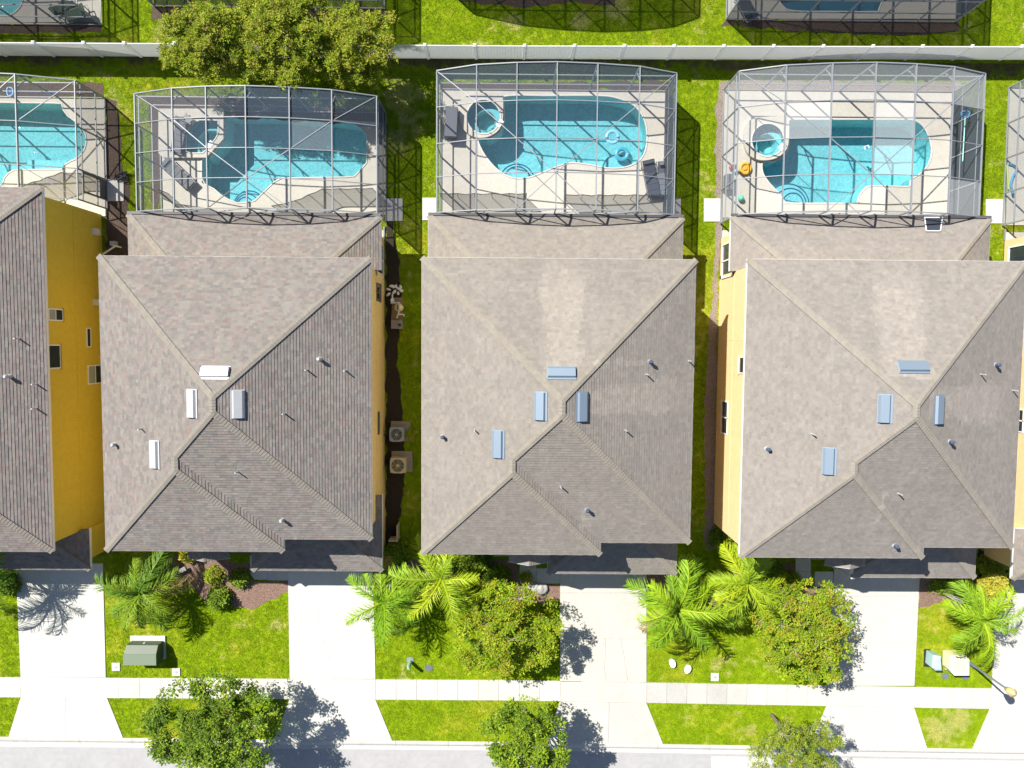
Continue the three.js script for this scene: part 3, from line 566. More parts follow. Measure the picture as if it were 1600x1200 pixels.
    const door = sub('front_door', g); new MB().box(gx, 1.06, wz + 0.02, 1.0, 2.1, 0.06).build('door_leaf', M.bronze, door); new MB().box(gx + 0.38, 1.02, wz + 0.07, 0.04, 0.14, 0.05).build('handle', M.galv, door);
  }
  tag(sh.build('shingles', M.shingle, roof), null, null, null, 'stuff'); tag(cap.build('ridge_caps', M.shingle, roof), null, null, null, 'stuff');
  deck.build('roof_deck', M.dark, roof); fascia.build('fascia', P.trim || M.white, roof); soffit.build('soffit', M.offwhite, roof);
  // walls: two storeys, garage block, back porch block
  const wx0 = x0 + O, wx1 = x1 - O, H2 = he - 0.17;
  const foot = xw ? [[wx0, wN], [wx1, wN], [wx1, wS], [xw - O, wS], [xw - O, zW - O], [wx0, zW - O]] : [[wx0, wN], [wx1, wN], [wx1, wS], [wx0, wS]];
  const w = new MB(); w.prism(foot, -0.1, H2); w.build('wall', wall, g); noGrass(foot);
  // control joints of the render, as narrow recessed-looking beads standing proud of the wall
  const beads = new MB(); for (const z of P.beads || []) beads.box(wx1 + 0.004, H2 / 2, z, 0.014, H2 - 0.2, 0.025), beads.box(wx0 - 0.004, H2 / 2, z, 0.014, H2 - 0.2, 0.025);
  beads.box(wx1 + 0.004, 2.62, (wN + wS) / 2, 0.014, 0.03, wS - wN - 0.1); beads.box(wx0 - 0.004, 2.62, (wN + wS) / 2, 0.014, 0.03, wS - wN - 0.1); beads.build('render_bead', wall, g);
  const gw2 = new MB().prism([[g0 + 0.3, wS + 0.002], [g1 - 0.3, wS + 0.002], [g1 - 0.3, zG - 0.45], [g0 + 0.3, zG - 0.45]], -0.1, HL - 0.17); gw2.build('garage_wall', wall, g); noGrass([[g0 + 0.3, wS], [g1 - 0.3, wS], [g1 - 0.3, zG - 0.45], [g0 + 0.3, zG - 0.45]]);
  const gd = sub('garage_door', g), gc = P.gdoor ?? g1 - 3.1, gz = zG - 0.45;
  for (let k = 0; k < 4; k++) new MB().box(gc, 0.09 + 0.27 + k * 0.54, gz + 0.02, 4.85, 0.52, 0.05).build('door_panel', M.white, gd);
  if (zL != null) {
    // back porch: corner piers, side window, open screened end
    const b0 = zL + 0.35; noGrass([[wx0, b0], [wx1, b0], [wx1, wN], [wx0, wN]]);
    for (const X of [wx0, wx1]) {
      const s = X === wx0 ? 1 : -1;
      new MB().box(X + s * 0.1, (HL - 0.17) / 2, b0 + 0.62, 0.2, HL - 0.17, 0.42).build('porch_pier', wall, g);
      new MB().box(X + s * 0.1, 0.2, b0 + 1.75, 0.2, 0.5, 1.85).build('porch_wall', wall, g); new MB().box(X + s * 0.1, HL - 0.35, b0 + 1.75, 0.2, 0.36, 1.85).build('porch_wall', wall, g);
      const win = sub('window', g, [X - s * 0.012, 1.42, b0 + 1.75]);
      for (const zz of [-0.9, 0, 0.9]) new MB().box(0, 0, zz, 0.09, 1.98, 0.07).build('frame', M.white, win);
      for (const yy of [-0.96, 0.96]) new MB().box(0, yy, 0, 0.09, 0.07, 1.72).build('frame', M.white, win);
      for (const zz of [-0.45, 0.45]) new MB().box(s * 0.02, 0, zz, 0.015, 1.84, 0.82).build('pane', M.glass, win);
      new MB().bar(V(X, 0.05, b0 + 0.4), V(X, 0.05, b0 - 0.25), 0.06, 0.1).build('screen_sill', M.alu, g);
    }
    new MB().box((wx0 + wx1) / 2, (HL - 0.17) / 2, wN - 0.12, wx1 - wx0 - 0.5, HL - 0.2, 0.1).build('porch_back_wall', wall, g);
    new MB().tint(0.9, 0.9, 0.9).prism([[wx0, zL + 0.3], [wx1, zL + 0.3], [wx1, wN], [wx0, wN]], -0.05, 0.055).build('porch_floor', M.deck, g);
    new MB().bar(V(x0, HL + 0.02, zL - 0.06), V(x1, HL + 0.02, zL - 0.06), 0.14, 0.12).build('gutter', M.bronze, g);
  }
  for (const [side, z, y0, y1, z0, z1, n] of P.windows || []) {
    const X = side === 'e' ? wx1 : wx0, s = side === 'e' ? 1 : -1, win = sub('window', g, [X + s * 0.015, (y0 + y1) / 2, (z0 + z1) / 2]), h = y1 - y0, L = z1 - z0, fm = P.winFrame || M.white;
    for (const zz of [-L / 2, L / 2, ...(n === 2 ? [0] : [])]) new MB().box(0, 0, zz, 0.07, h + 0.06, 0.06).build('frame', fm, win);
    for (const yy of [-h / 2, h / 2]) new MB().box(0, yy, 0, 0.07, 0.06, L - 0.06).build('frame', fm, win);
    if (n === 3) { new MB().box(0, 0, 0, 0.06, 0.05, L - 0.06).build('sash_bar', fm, win); new MB().box(s * 0.004, h / 4, 0, 0.03, h / 2 - 0.06, L - 0.07).build('pane', M.curtain, win); new MB().box(s * 0.004, -h / 4, 0, 0.03, h / 2 - 0.06, L - 0.07).build('pane', M.glass, win); }
    else for (const zz of n > 1 ? [-L / 4, L / 4] : [0]) new MB().box(s * 0.004, 0, zz, 0.03, h - 0.06, (n > 1 ? L / 2 : L) - 0.07).build('pane', M.glass, win);
    new MB().box(s * 0.03, -h / 2 - 0.05, 0, 0.12, 0.05, L + 0.14).build('sill', wall, win);
  }
  const roofY = (x, z) => { let q = he + p * Math.min(x - x0, x1 - x, z - zN, zS - z); if (xw) q = Math.max(q, he + p * Math.min(x - x0, xw - x, zW - z)); return q; };
  const onRoof = (px, py) => { let h = 7, a; for (let i = 0; i < 12; i++) { a = at(px, py, h); h = roofY(...a); } return V(a[0], h, a[1]); };
  const slope = (v) => { const e = 0.02, gx = (roofY(v.x + e, v.z) - roofY(v.x - e, v.z)) / (2 * e), gz = (roofY(v.x, v.z + e) - roofY(v.x, v.z - e)) / (2 * e); return [gx, gz]; };
  for (const [ax, ay, bx, by, metal] of P.vents || []) {   // long low roof vents
    const c = onRoof((ax + bx) / 2, (ay + by) / 2), wide = bx - ax > by - ay, a = wide ? onRoof(ax, (ay + by) / 2) : onRoof((ax + bx) / 2, ay), b = wide ? onRoof(bx, (ay + by) / 2) : onRoof((ax + bx) / 2, by);
    const len = wide ? b.x - a.x : b.z - a.z, [gx, gz] = slope(c), dir = wide ? V(1, 0, 0) : V(0, 0, 1), down = wide ? V(0, 0, -Math.sign(gz)) : V(-Math.sign(gx), 0, 0); // points downhill
    const dn = down.clone().setY(-p).normalize(), up = dir.clone().cross(dn).normalize(); if (up.y < 0) up.negate();
    const q = (l, dd, h) => c.clone().addScaledVector(dir, l * len / 2).addScaledVector(dn, dd).addScaledVector(up, h);
    const vg = sub('roof_vent', roof), hood = new MB(), prof = [[-0.26, 0.03], [-0.2, 0.15], [0.16, 0.17], [0.26, 0.10], [0.26, 0.03]];
    for (let k = 0; k < prof.length - 1; k++) hood.quad(q(-1, ...prof[k]), q(1, ...prof[k]), q(1, ...prof[k + 1]), q(-1, ...prof[k + 1]));
    for (const e of [-1, 1]) hood.poly(prof.map((r) => q(e, ...r)));
    hood.build('hood', metal, vg);
    new MB().quad(q(-1.06, -0.34, 0.045), q(1.06, -0.34, 0.045), q(1.06, 0.3, 0.04), q(-1.06, 0.3, 0.04)).build('flashing', metal, vg);
  }
  for (const [px, py, big] of P.pipes || []) {
    const c = onRoof(px, py), vg = sub('vent_pipe', roof), r = big ? 0.075 : 0.034, h = big ? 0.28 : 0.38;
    new MB().cyl(c.clone().add(V(0, -0.1, 0)), c.clone().add(V(0, h, 0)), r, r, 10).build('pipe', big ? P.pipeMat || M.galv : M.galv, vg);
    new MB().cyl(c.clone().add(V(0, -0.04, 0)), c.clone().add(V(0, 0.08, 0)), r * 1.7, r * 1.05, 10).build('flashing_boot', M.galv, vg);
    if (big) new MB().cyl(c.clone().add(V(0, h + 0.02, 0)), c.clone().add(V(0, h + 0.10, 0)), r * 1.35, r * 0.8, 10).build('cap', P.pipeMat || M.galv, vg);
  }
  return { g, roofY, wx0, wx1, wN, wS };
}

const W_ = (px, py, X) => { const a = at(px, py, 0); const h = 40 * (1 - X / a[0]); return [h, a[1] * (1 - h / 40)]; };
const streak = (x, z, dx, dz, len, a, b) => [x, z, dx, dz, len, a, b];
const HOUSES = [
  house({ seed: 1, lift: 0.019, zR: 10.02, label: 'mustard yellow two storey house at the left edge with small white framed windows', x0: -35.5, x1: -22.31, zN: -7.2, zS: 10.45, xw: null, zW: 10.45, zL: null, g0: -29.0, g1: -22.13, zG: 12.25, gdoor: -25.3,
    wall: paint(0.70, 0.52, 0.055), pal: palette([0.262, 0.236, 0.22], FLECK_A), beads: [-3.2, 2.3, 7.8],
    windows: [['e', 0, 3.75, 4.85, -1.48, -0.92, 3], ['e', 0, 4.05, 5.0, 0.31, 1.46, 1], ['e', 0, 1.38, 1.72, -0.58, 0.42, 1], ['e', 0, 0.35, 1.68, 1.43, 2.42, 3]],
    pipes: [[30, 529, 0], [15, 588, 1], [57, 600, 0], [57, 638, 0]] }),
  house({ seed: 2, lift: 0.019, label: 'house with pink flecked grey roof and white roof vents beside the air conditioners', x0: -19.7, x1: -6.64, zN: -4.0, zS: 9.75, xw: -10.98, zW: 10.38, zL: -6.47, g0: -13.55, g1: -6.62, zG: 12.23, gdoor: -9.9, porch: [-17.0, 11.25, -15.35, 1.05],
    wall: paint(0.86, 0.65, 0.28), pal: palette([0.265, 0.245, 0.227], FLECK_A), winFrame: M.bronze, beads: [-0.2, 4.5],
    windows: [['e', 0, 1.35, 2.45, -3.05, -2.15, 2], ['e', 0, 1.9, 2.2, 3.8, 4.95, 1], ['w', 0, 3.6, 4.8, 1, 2.4, 2]],
    vents: [[315, 574, 358, 590, M.ventGrey], [294, 609, 307, 652, M.ventGrey], [236, 689, 248, 731, M.ventGrey], [361, 610, 383, 653, M.ventGrey]],
    pipes: [[500, 561, 1], [480, 578, 0], [540, 579, 0], [445, 646, 0], [222, 670, 0], [181, 694, 1], [372, 737, 0], [442, 812, 1]] }),
  house({ seed: 3, lift: 0.014, label: 'middle house with smooth tan grey roof and four metal vents, no wall showing', x0: -4.18, x1: 9.04, zN: -4.05, zS: 9.82, xw: 4.64, zW: 10.44, zL: -6.54, g0: 2.2, g1: 9.07, zG: 12.3, gdoor: 5.8, porch: [-0.66, 11.35, 1.17, 1.05],
    wall: paint(0.74, 0.64, 0.45), pal: palette([0.302, 0.277, 0.247], FLECK_B, [streak(2.45, 1.3, 0.04, -1, 5.4, 0.8, 1.25), streak(3.6, 2.7, 1, -0.06, 5.5, 0.6, 1.0), streak(4.1, 0.9, 1, 0, 2.8, 0.12, 0.2), streak(3.7, 8.1, 0, 1, 1.4, 0.1, 0.16)]), beads: [-0.2, 4.5],
    vents: [[856, 575, 899, 590, M.metal], [838, 613, 851, 656, M.metal], [772, 673, 785, 715, M.metal], [902, 613, 917, 658, M.metal]], pipeMat: M.pipeBlue,
    windows: [['w', 0, 3.6, 4.8, 1, 2.4, 2], ['e', 0, 3.6, 4.8, 1, 2.4, 2]],
    pipes: [[1015, 565, 1], [1010, 585, 0], [1076, 564, 0], [977, 672, 0], [692, 682, 1], [742, 672, 0], [876, 760, 0], [917, 796, 1]] }),
  house({ seed: 4, lift: 0.010, label: 'peach walled house with its left wall half in sun and a white downpipe', x0: 11.52, x1: 25.04, zN: -4.1, zS: 9.95, xw: 20.61, zW: 10.5, zL: -6.63, g0: 18.47, g1: 25.09, zG: 12.4, gdoor: 21.6, porch: [16.2, 11.42, 17.55, 1.05],
    wall: paint(0.90, 0.66, 0.36), pal: palette([0.312, 0.287, 0.263], FLECK_B, [streak(18.2, 1.2, 0.06, -1, 5.4, 1.2, 1.3), streak(19.3, 2.6, 1, 0.02, 5.2, 0.8, 1.2), streak(17.9, 7.2, -0.15, 1, 2.0, 0.1, 0.14)]), winFrame: M.white, beads: [-0.2, 4.5],
    vents: [[1404, 566, 1449, 580, M.metal], [1373, 617, 1391, 660, M.metal], [1287, 700, 1303, 741, M.metal], [1459, 618, 1473, 662, M.metal]], pipeMat: M.pipeBlue,
    windows: [['w', 0, 1.15, 2.1, 3.1, 4.85, 2], ['w', 0, 3.85, 4.8, 0.65, 1.45, 1], ['e', 0, 3.6, 4.8, 1, 2.4, 2]],
    pipes: [[1555, 570, 1], [1532, 585, 0], [1582, 610, 0], [1483, 690, 1], [1268, 678, 0], [1198, 701, 1], [1403, 771, 0], [1397, 852, 1]] }),
  house({ seed: 5, lift: 0.012, label: 'cream walled house at the right edge, mostly past the frame, behind the golden shrub', x0: 27.4, x1: 40.7, zN: -4.15, zS: 10.0, xw: null, zW: 10, zL: -6.66, g0: 27.1, g1: 34.0, zG: 12.45, gdoor: 30.4,
    wall: paint(0.80, 0.62, 0.34), pal: palette([0.285, 0.258, 0.236], FLECK_B), beads: [-0.2, 4.5], windows: [['w', 0, 0.6, 2.2, 3.4, 4.6, 2]], pipes: [] }),
];
{ // downpipe at the garage corner of the peach house
  const g = HOUSES[3].g, d = sub('downpipe', g), a = V(18.5, HL - 0.12, 12.3), b = V(18.5, 0.25, 12.05), c = V(18.55, 0.12, 12.5);
  new MB().bar(V(18.52, HL - 0.1, 10.9), V(18.52, HL + 0.05, 10.9), 0.07).bar(V(18.5, HL + 0.12, 11.2), V(18.5, HL - 0.02, 12.45), 0.075).bar(V(18.5, HL - 0.02, 12.47), V(18.56, 0.2, 12.52), 0.075).bar(V(18.56, 0.2, 12.5), V(18.75, 0.1, 12.75), 0.075).build('pipe', M.white, d);
  // quoin base course of the far right house wall
  const q = new MB(); for (let k = 0; k < 5; k++) q.box(27.68, 0.12 + 0.0 * k, 10.9 - k * 0.5, 0.1, 0.3 + 0.06 * (k % 2), 0.46); q.build('base_course', M.offwhite, HOUSES[4].g);
}
// small fittings on house walls
for (const [px, py, hi] of [[150, 361, 0], [147, 472, 1]]) {
  const z = at(px, py, 1)[1], t = thing('meter_box', hi ? 'beige meter box on the mustard wall beside the narrow high window' : 'beige meter box at the far end of the mustard wall near the pool enclosure', 'meter box', [-22.61, 0.75, z], 'boxes on the mustard wall');
  new MB().box(0.1, 0, 0, 0.2, 0.5, 0.34).build('box_body', M.offwhite, t); new MB().box(0.21, 0, 0, 0.02, 0.44, 0.28).build('box_door', M.offwhite, t); new MB().cyl(V(0.06, -0.25, 0.05), V(0.06, -0.75, 0.05), 0.03).build('conduit', M.galv, t);
}
for (let k = 0; k < 4; k++) {
  const z = at(156, [700, 734, 769, 651][k], 0.4)[1], t = thing('wall_spigot', ['pale round wall cap low on the mustard wall, nearest the camera centre of three', 'pale round wall cap low on the mustard wall, middle of three', 'pale round wall cap low on the mustard wall, nearest the drive', 'pale wall cap low on the mustard wall below the tall window'][k], 'wall cap', [-22.6, 0.35, z], 'caps low on the mustard wall');
  new MB().cyl(V(0, 0, 0), V(0.16, 0, 0), 0.10, 0.10, 12).build('cap_body', M.offwhite, t); new MB().cyl(V(0.16, 0, 0), V(0.2, -0.03, 0), 0.06, 0.05, 10).build('cap_lid', M.galv, t);
}
{ // loose screen frame lying on the back roof of the peach house
  const a = at(1447, 339, 3.0), b = at(1475, 339, 3.0), c = at(1472, 360, 3.3), d = at(1450, 360, 3.3), y = (z) => HL + PITCH * (z + 6.63) + 0.09;
  const q = [a, b, c, d].map(([x, z]) => V(x, Math.max(HL + 0.12, y(z)), z)), t = thing('loose_screen', 'loose white framed screen lying on the back roof edge under the enclosure', 'screen frame');
  const f = new MB(); for (let i = 0; i < 4; i++) f.bar(q[i], q[(i + 1) % 4], 0.05, 0.03); f.build('frame', M.white, t);
  new MB().poly(q.map((v) => v.clone().add(V(0, -0.005, 0)))).build('mesh', std({ color: lin(0.03, 0.04, 0.06) }), t);
}

// ---------------------------------------------------------------- screened pool enclosures
const SCREEN = { open: [screenMat(0.1, 0.12, 0.15, 0.1), screenMat(0.08, 0.10, 0.13, 0.42)], blue: [screenMat(0.15, 0.19, 0.25, 0.17), screenMat(0.06, 0.075, 0.105, 0.8)], pale: [screenMat(0.50, 0.53, 0.57, 0.18), screenMat(0.15, 0.16, 0.19, 0.75)], clear: [screenMat(0.2, 0.22, 0.25, 0.08), screenMat(0.06, 0.072, 0.095, 0.75)], darkp: [screenMat(0.10, 0.14, 0.2, 0.29), screenMat(0.1, 0.14, 0.2, 0.29)], white: [screenMat(0.66, 0.68, 0.70, 0.285), screenMat(0.6, 0.62, 0.64, 0.29)] };
for (const k in SCREEN) SCREEN[k].push(screenMat(...{ blue: [0.13, 0.18, 0.26], pale: [0.42, 0.45, 0.5], clear: [0.14, 0.18, 0.24], open: [0.1, 0.12, 0.15], darkp: [0.1, 0.14, 0.2], white: [0.6, 0.62, 0.64] }[k], 0.29));
function cage(P) {
  const t = thing('pool_enclosure', P.label, 'pool enclosure', [0, 0, 0], 'screened pool enclosures'), { xs, zs, hs } = P, n = xs.length - 1, m = zs.length - 1, fr = P.frame || M.alu;
  const by = 0.08, N = (i, j) => V(xs[i], hs[i], zs[j]), skip = new Set(P.missing || []), own = P.own || {};
  const sc = SCREEN[P.screen || 'blue'], zo = P.house === 'N' ? m : 0, zh = P.house === 'N' ? 0 : m, out = P.house === 'N' ? 1 : -1;
  const bar = (name, a, b, w, h) => new MB().bar(a, b, w, h).build(name, fr, t);
  for (let i = 0; i <= n; i++) bar('roof_beam', N(i, 0), N(i, m), 0.048, i % n ? 0.12 : 0.08);
  for (let j = 0; j <= m; j++) { const b = new MB(), w = j % m ? 0.034 : 0.048; for (let i = 0; i < n; i++) b.bar(N(i, j).add(V(0, 0.012, 0)), N(i + 1, j).add(V(0, 0.012, 0)), w, 0.06); b.build('purlin', fr, t); }
  for (let i = 0; i <= n; i++) bar('post', V(xs[i], by, zs[zo]), V(xs[i], hs[i] - 0.06, zs[zo]), 0.07, 0.07);
  for (let j = 0; j <= m; j++) for (const i of [0, n]) if (j !== zo) bar('post', V(xs[i], by, zs[j]), V(xs[i], hs[i] - 0.06, zs[j]), 0.07, 0.07);
  for (const y of [by + 0.02, 0.98, 2.32]) {
    bar(y < 0.5 ? 'base_rail' : 'rail', V(xs[0], y, zs[zo] + out * 0.012), V(xs[n], y, zs[zo] + out * 0.012), 0.05, 0.05);
    for (const i of [0, n]) bar(y < 0.5 ? 'base_rail' : 'rail', V(xs[i] + (i ? 0.012 : -0.012), y, zs[0]), V(xs[i] + (i ? 0.012 : -0.012), y, zs[m]), 0.05, 0.05);
  }
  for (const [a, b, c, d] of P.braces || []) bar('brace', N(a, b).add(V(0, -0.03, 0)), N(c, d).add(V(0, -0.03, 0)), 0.036, 0.045);
  for (let i = 1; i < n; i++) bar('knee_brace', V(xs[i], hs[i] - 0.75, zs[zo] - out * 0.02), V(xs[i], hs[i] - 0.08, zs[zo] - out * 0.62), 0.05, 0.05);
  for (let i = 0; i < n; i++) for (let j = 0; j < m; j++) {
    if (skip.has(i + ',' + j)) continue;
    const q = [N(i, j), N(i + 1, j), N(i + 1, j + 1), N(i, j + 1)].map((v) => v.add(V(0, -0.035, 0)));
    new MB().quad(...q).build('screen_panel', (SCREEN[own[i + ',' + j]] || sc)[0], t);
  }
  for (let i = 0; i < n; i++) new MB().quad(V(xs[i], by, zs[zo]), V(xs[i + 1], by, zs[zo]), V(xs[i + 1], hs[i + 1], zs[zo]), V(xs[i], hs[i], zs[zo])).build('screen_panel', P.house === 'N' ? sc[1] : sc[2], t);
  for (let j = 0; j < m; j++) for (const i of [0, n]) new MB().quad(V(xs[i], by, zs[j]), V(xs[i], by, zs[j + 1]), V(xs[i], hs[i], zs[j + 1]), V(xs[i], hs[i], zs[j])).build('screen_panel', (SCREEN[i ? P.eastScreen : P.westScreen] || sc)[i ? 1 : 2], t);
  for (let i = 0; i < n; i++) if (hs[i] + hs[i + 1] > 2 * HL + 0.3) new MB().quad(V(xs[i], HL + 0.08, zs[zh]), V(xs[i + 1], HL + 0.08, zs[zh]), V(xs[i + 1], hs[i + 1], zs[zh]), V(xs[i], hs[i], zs[zh])).build('screen_panel', sc[0], t);
  for (let i = 1; i < n; i++) { bar('end_post', V(xs[i], HL + 0.04, zs[zh]), V(xs[i], hs[i], zs[zh]), 0.06, 0.06); }
  for (let i = 0; i < n; i++) if (i > 0 && i < n - 1) bar('brace', V(xs[i], HL + 0.06, zs[zh]), V(xs[i + 1], hs[i + 1] - 0.05, zs[zh]), 0.045, 0.045);
  const sl = new MB(); for (let i = 0; i < n * 2; i++) { const x = lerp(xs[0], xs[n], (i + 0.5) / (n * 2)); sl.box(x, HL + 0.0, zs[zh] + (P.house === 'N' ? -0.05 : 0.05), 0.05, 0.08, 0.10); } sl.build('bracket', M.vinyl, t);
  return t;
}
const rowZ = (px, ys, h) => ys.map((y) => at(px, y, h)[1]);
const HS = [2.75, 3.6, 3.92, 4.06, 3.92, 3.6, 2.75];
const CAGES = [
  cage({ label: 'screen enclosure at the left edge with a dark framed side door beside the mustard house', xs: [-36.9, -34.5, -32.1, -29.6, -27.2, -24.75, -22.24], hs: [2.75, 3.4, 3.75, 3.85, 3.75, 3.5, 2.75], zs: [-13.2, ...rowZ(42, [189, 257], 3.5), -7.2], screen: 'clear', eastScreen: 'open', braces: [[6, 0, 5, 1], [5, 0, 4, 1], [5, 2, 6, 3], [4, 2, 5, 3]] }),
  cage({ label: 'bluish screen enclosure over the angular pool with the six sided spa', xs: [-19.22, -16.9, -15.08, -13.07, -10.95, -8.92, -6.84], hs: HS, zs: [-12.55, ...rowZ(385, [183, 231, 278], 4.0), -6.6], screen: 'blue', braces: [[0, 0, 1, 1], [1, 1, 2, 2], [2, 2, 3, 3], [6, 0, 5, 1], [5, 1, 4, 2], [4, 2, 3, 3], [3, 3, 2, 4], [3, 3, 4, 4], [2, 4, 3, 3]], own: { '1,2': 'clear', '2,2': 'clear', '3,2': 'clear', '0,3': 'clear', '1,3': 'clear', '2,3': 'clear', '3,3': 'clear', '4,3': 'clear', '5,3': 'clear', '5,2': 'clear', '4,0': 'darkp', '5,1': 'clear', '4,1': 'pale', '4,2': 'clear', '3,0': 'darkp' } }),
  cage({ label: 'screen enclosure over the free form pool with two swim rings', xs: [-3.76, -1.68, 0.34, 2.33, 4.35, 6.5, 8.54], hs: HS, zs: [-13.85, ...rowZ(870, [156, 215, 269], 4.06), -6.68], screen: 'blue', braces: [[0, 0, 1, 1], [1, 1, 2, 2], [2, 2, 3, 3], [5, 1, 4, 2], [4, 2, 3, 3], [3, 3, 2, 4], [3, 3, 4, 4], [6, 0, 5, 1]], own: { '1,1': 'clear', '2,1': 'clear', '3,1': 'clear', '4,1': 'clear', '1,2': 'clear', '2,2': 'clear', '3,2': 'clear', '4,2': 'clear', '5,1': 'clear', '5,2': 'clear', '0,1': 'clear', '0,2': 'clear', '0,3': 'clear', '1,3': 'clear', '2,3': 'clear', '3,3': 'clear', '4,3': 'clear' } }),
  cage({ label: 'whitish screen enclosure with some missing roof screens over the pool with the round bay', xs: [11.76, 13.85, 16.02, 18.13, 20.2, 22.28, 24.42], hs: HS, zs: [-13.98, ...rowZ(1367, [156, 214, 272], 4.06), -6.72], screen: 'pale', eastScreen: 'blue', braces: [[0, 0, 1, 1], [1, 1, 2, 2], [2, 2, 3, 3], [5, 1, 4, 2], [4, 2, 3, 3], [3, 3, 4, 4], [6, 0, 5, 1], [3, 3, 2, 4]], missing: ['2,1', '4,2', '2,2', '3,3', '0,2', '5,1', '5,2'], own: { '1,2': 'clear', '0,3': 'clear', '1,3': 'clear', '2,3': 'clear', '3,1': 'white', '3,2': 'white', '1,1': 'white', '5,0': 'white', '5,3': 'white', '4,3': 'clear', '4,1': 'clear' } }),
  cage({ label: 'sliver of a screen enclosure at the right edge holding a curved blue hose', xs: [27.52, 29.6, 31.7, 33.8, 35.9, 38, 40.1], hs: HS, zs: [-14.25, -12.3, -10.4, -8.5, -6.75], screen: 'clear', braces: [[0, 0, 1, 1], [1, 1, 2, 2]] }),
  cage({ label: 'screen enclosure at the top left corner with green chairs inside', xs: [-35, -32.9, -30.8, -28.7, -26.6, -24.5, -22.3], hs: HS, zs: [-24.5, -22.6, -20.8, -18.9, -17.13], house: 'N', screen: 'clear', eastScreen: 'open', braces: [[6, 4, 5, 3], [5, 4, 4, 3]] }),
  cage({ label: 'screen enclosure edge at the top behind the fence tree', xs: [-19.43, -17.3, -15.2, -13.1, -11.0, -8.9, -6.9], hs: HS, zs: [-25.4, -23.6, -21.8, -20, -18.16], house: 'N', screen: 'clear' }),
  cage({ label: 'screen enclosure past the top edge whose shadow falls on the grass', xs: [-3.9, -1.85, 0.2, 2.25, 4.3, 6.35, 8.4], hs: HS, zs: [-26.9, -25.1, -23.2, -21.4, -19.62], house: 'N', screen: 'blue', braces: [[0, 4, 1, 3], [6, 4, 5, 3], [2, 4, 3, 3], [4, 4, 3, 3]] }),
  cage({ label: 'bluish screen enclosure with a dark pool at the top right above the white fence', xs: [11.81, 13.9, 16.0, 18.1, 20.2, 22.3, 24.39], hs: HS, zs: [-25, -23.2, -21.4, -19.6, -17.77], house: 'N', screen: 'blue', braces: [[0, 4, 1, 3], [6, 4, 5, 3]] }),
];
{ // door frame in the side of the left enclosure, dark framed with a kick panel
  const t = CAGES[0], d = sub('screen_door', t), z0 = at(165, 284, 0.1)[1], z1 = z0 + 0.98, X = -22.24, f = new MB();
  f.bar(V(X, 0.1, z0), V(X, 2.3, z0), 0.1, 0.08).bar(V(X, 0.1, z1), V(X, 2.3, z1), 0.1, 0.08).bar(V(X, 1.0, z0), V(X, 1.0, z1), 0.08).bar(V(X, 2.26, z0), V(X, 2.26, z1), 0.08).bar(V(X, 0.14, z0), V(X, 0.14, z1), 0.08);
  f.build('frame', M.bronze, d); new MB().box(X, 0.45, (z0 + z1) / 2, 0.02, 0.6, 0.9).build('kick_panel', M.bronze, d);
}

// ---------------------------------------------------------------- pool furniture and toys
const navy = std({ color: lin(0.045, 0.055, 0.08) }), slate = std({ color: lin(0.13, 0.145, 0.175) }), greyFab = std({ color: lin(0.19, 0.20, 0.22), map: wallTex });
const green = std({ color: lin(0.06, 0.10, 0.06) });
function lounger(label, px, py, turn, fab, o = {}) {
  const [x, z] = at(px, py, 0.35), t = thing('pool_lounger', label, 'lounger', [x, DECK_Y, z], 'loungers on the pool decks'); t.rotation.y = turn;
  const L = o.len || 1.95, w = o.w || 0.66, fr = new MB(), tilt = o.tilt ?? 0.35, hz = -L / 2 + L * 0.66;
  fr.bar(V(-w / 2, 0.32, -L / 2), V(-w / 2, 0.32, L / 2), 0.04).bar(V(w / 2, 0.32, -L / 2), V(w / 2, 0.32, L / 2), 0.04).bar(V(-w / 2, 0.32, -L / 2), V(w / 2, 0.32, -L / 2), 0.04).bar(V(-w / 2, 0.32, L / 2), V(w / 2, 0.32, L / 2), 0.04);
  fr.build('frame', o.frame || M.alu, t);
  for (const a of [-1, 1]) for (const b of [-0.36, 0.36]) new MB().bar(V(a * (w / 2 - 0.02), 0, b * L), V(a * (w / 2 - 0.02), 0.32, b * L), 0.04).build('leg', o.frame || M.alu, t);
  const cush = (a, b, n, name) => { const m = new MB(); for (let k = 0; k < n; k++) { const p = a.clone().lerp(b, k / n), q = a.clone().lerp(b, (k + 1) / n), d = q.clone().sub(p).multiplyScalar(0.03); m.bar(p.add(d), q.sub(d), w - 0.06, 0.06); } m.build(name, fab, t); };
  cush(V(0, 0.37, -L / 2 + 0.03), V(0, 0.37, hz), 4, 'seat'); cush(V(0, 0.37, hz), V(0, 0.37 + Math.sin(tilt) * L * 0.34, hz + Math.cos(tilt) * L * 0.33), 2, 'backrest');
  new MB().box(0, 0.43 + Math.sin(tilt) * L * 0.3, hz + Math.cos(tilt) * L * 0.28, w - 0.16, 0.07, 0.2).build('head_cushion', fab, t);
  return t;
}
lounger('grey lounger standing lengthways on the raised platform left of the six sided spa', 281, 212, Math.PI - 0.22, greyFab);
lounger('grey lounger lying slantwise on the deck below the six sided spa', 279, 272, Math.PI + 0.80, greyFab, { tilt: 0.1 });
lounger('dark navy lounger at the right end of the pool with two swim rings', 1017, 279, 0.22 + Math.PI, navy, { len: 2.0, w: 0.72, tilt: 0.25, frame: M.bronze });
lounger('second dark lounger tucked against the screen wall beside the navy one', 1034, 280, 0.15 + Math.PI, slate, { len: 1.9, w: 0.4, tilt: 0.5 });
lounger('dark green chair in the top left enclosure, nearer its corner post', 121, 22, 1.9, green, { len: 1.3, w: 0.6, tilt: 0.7 });
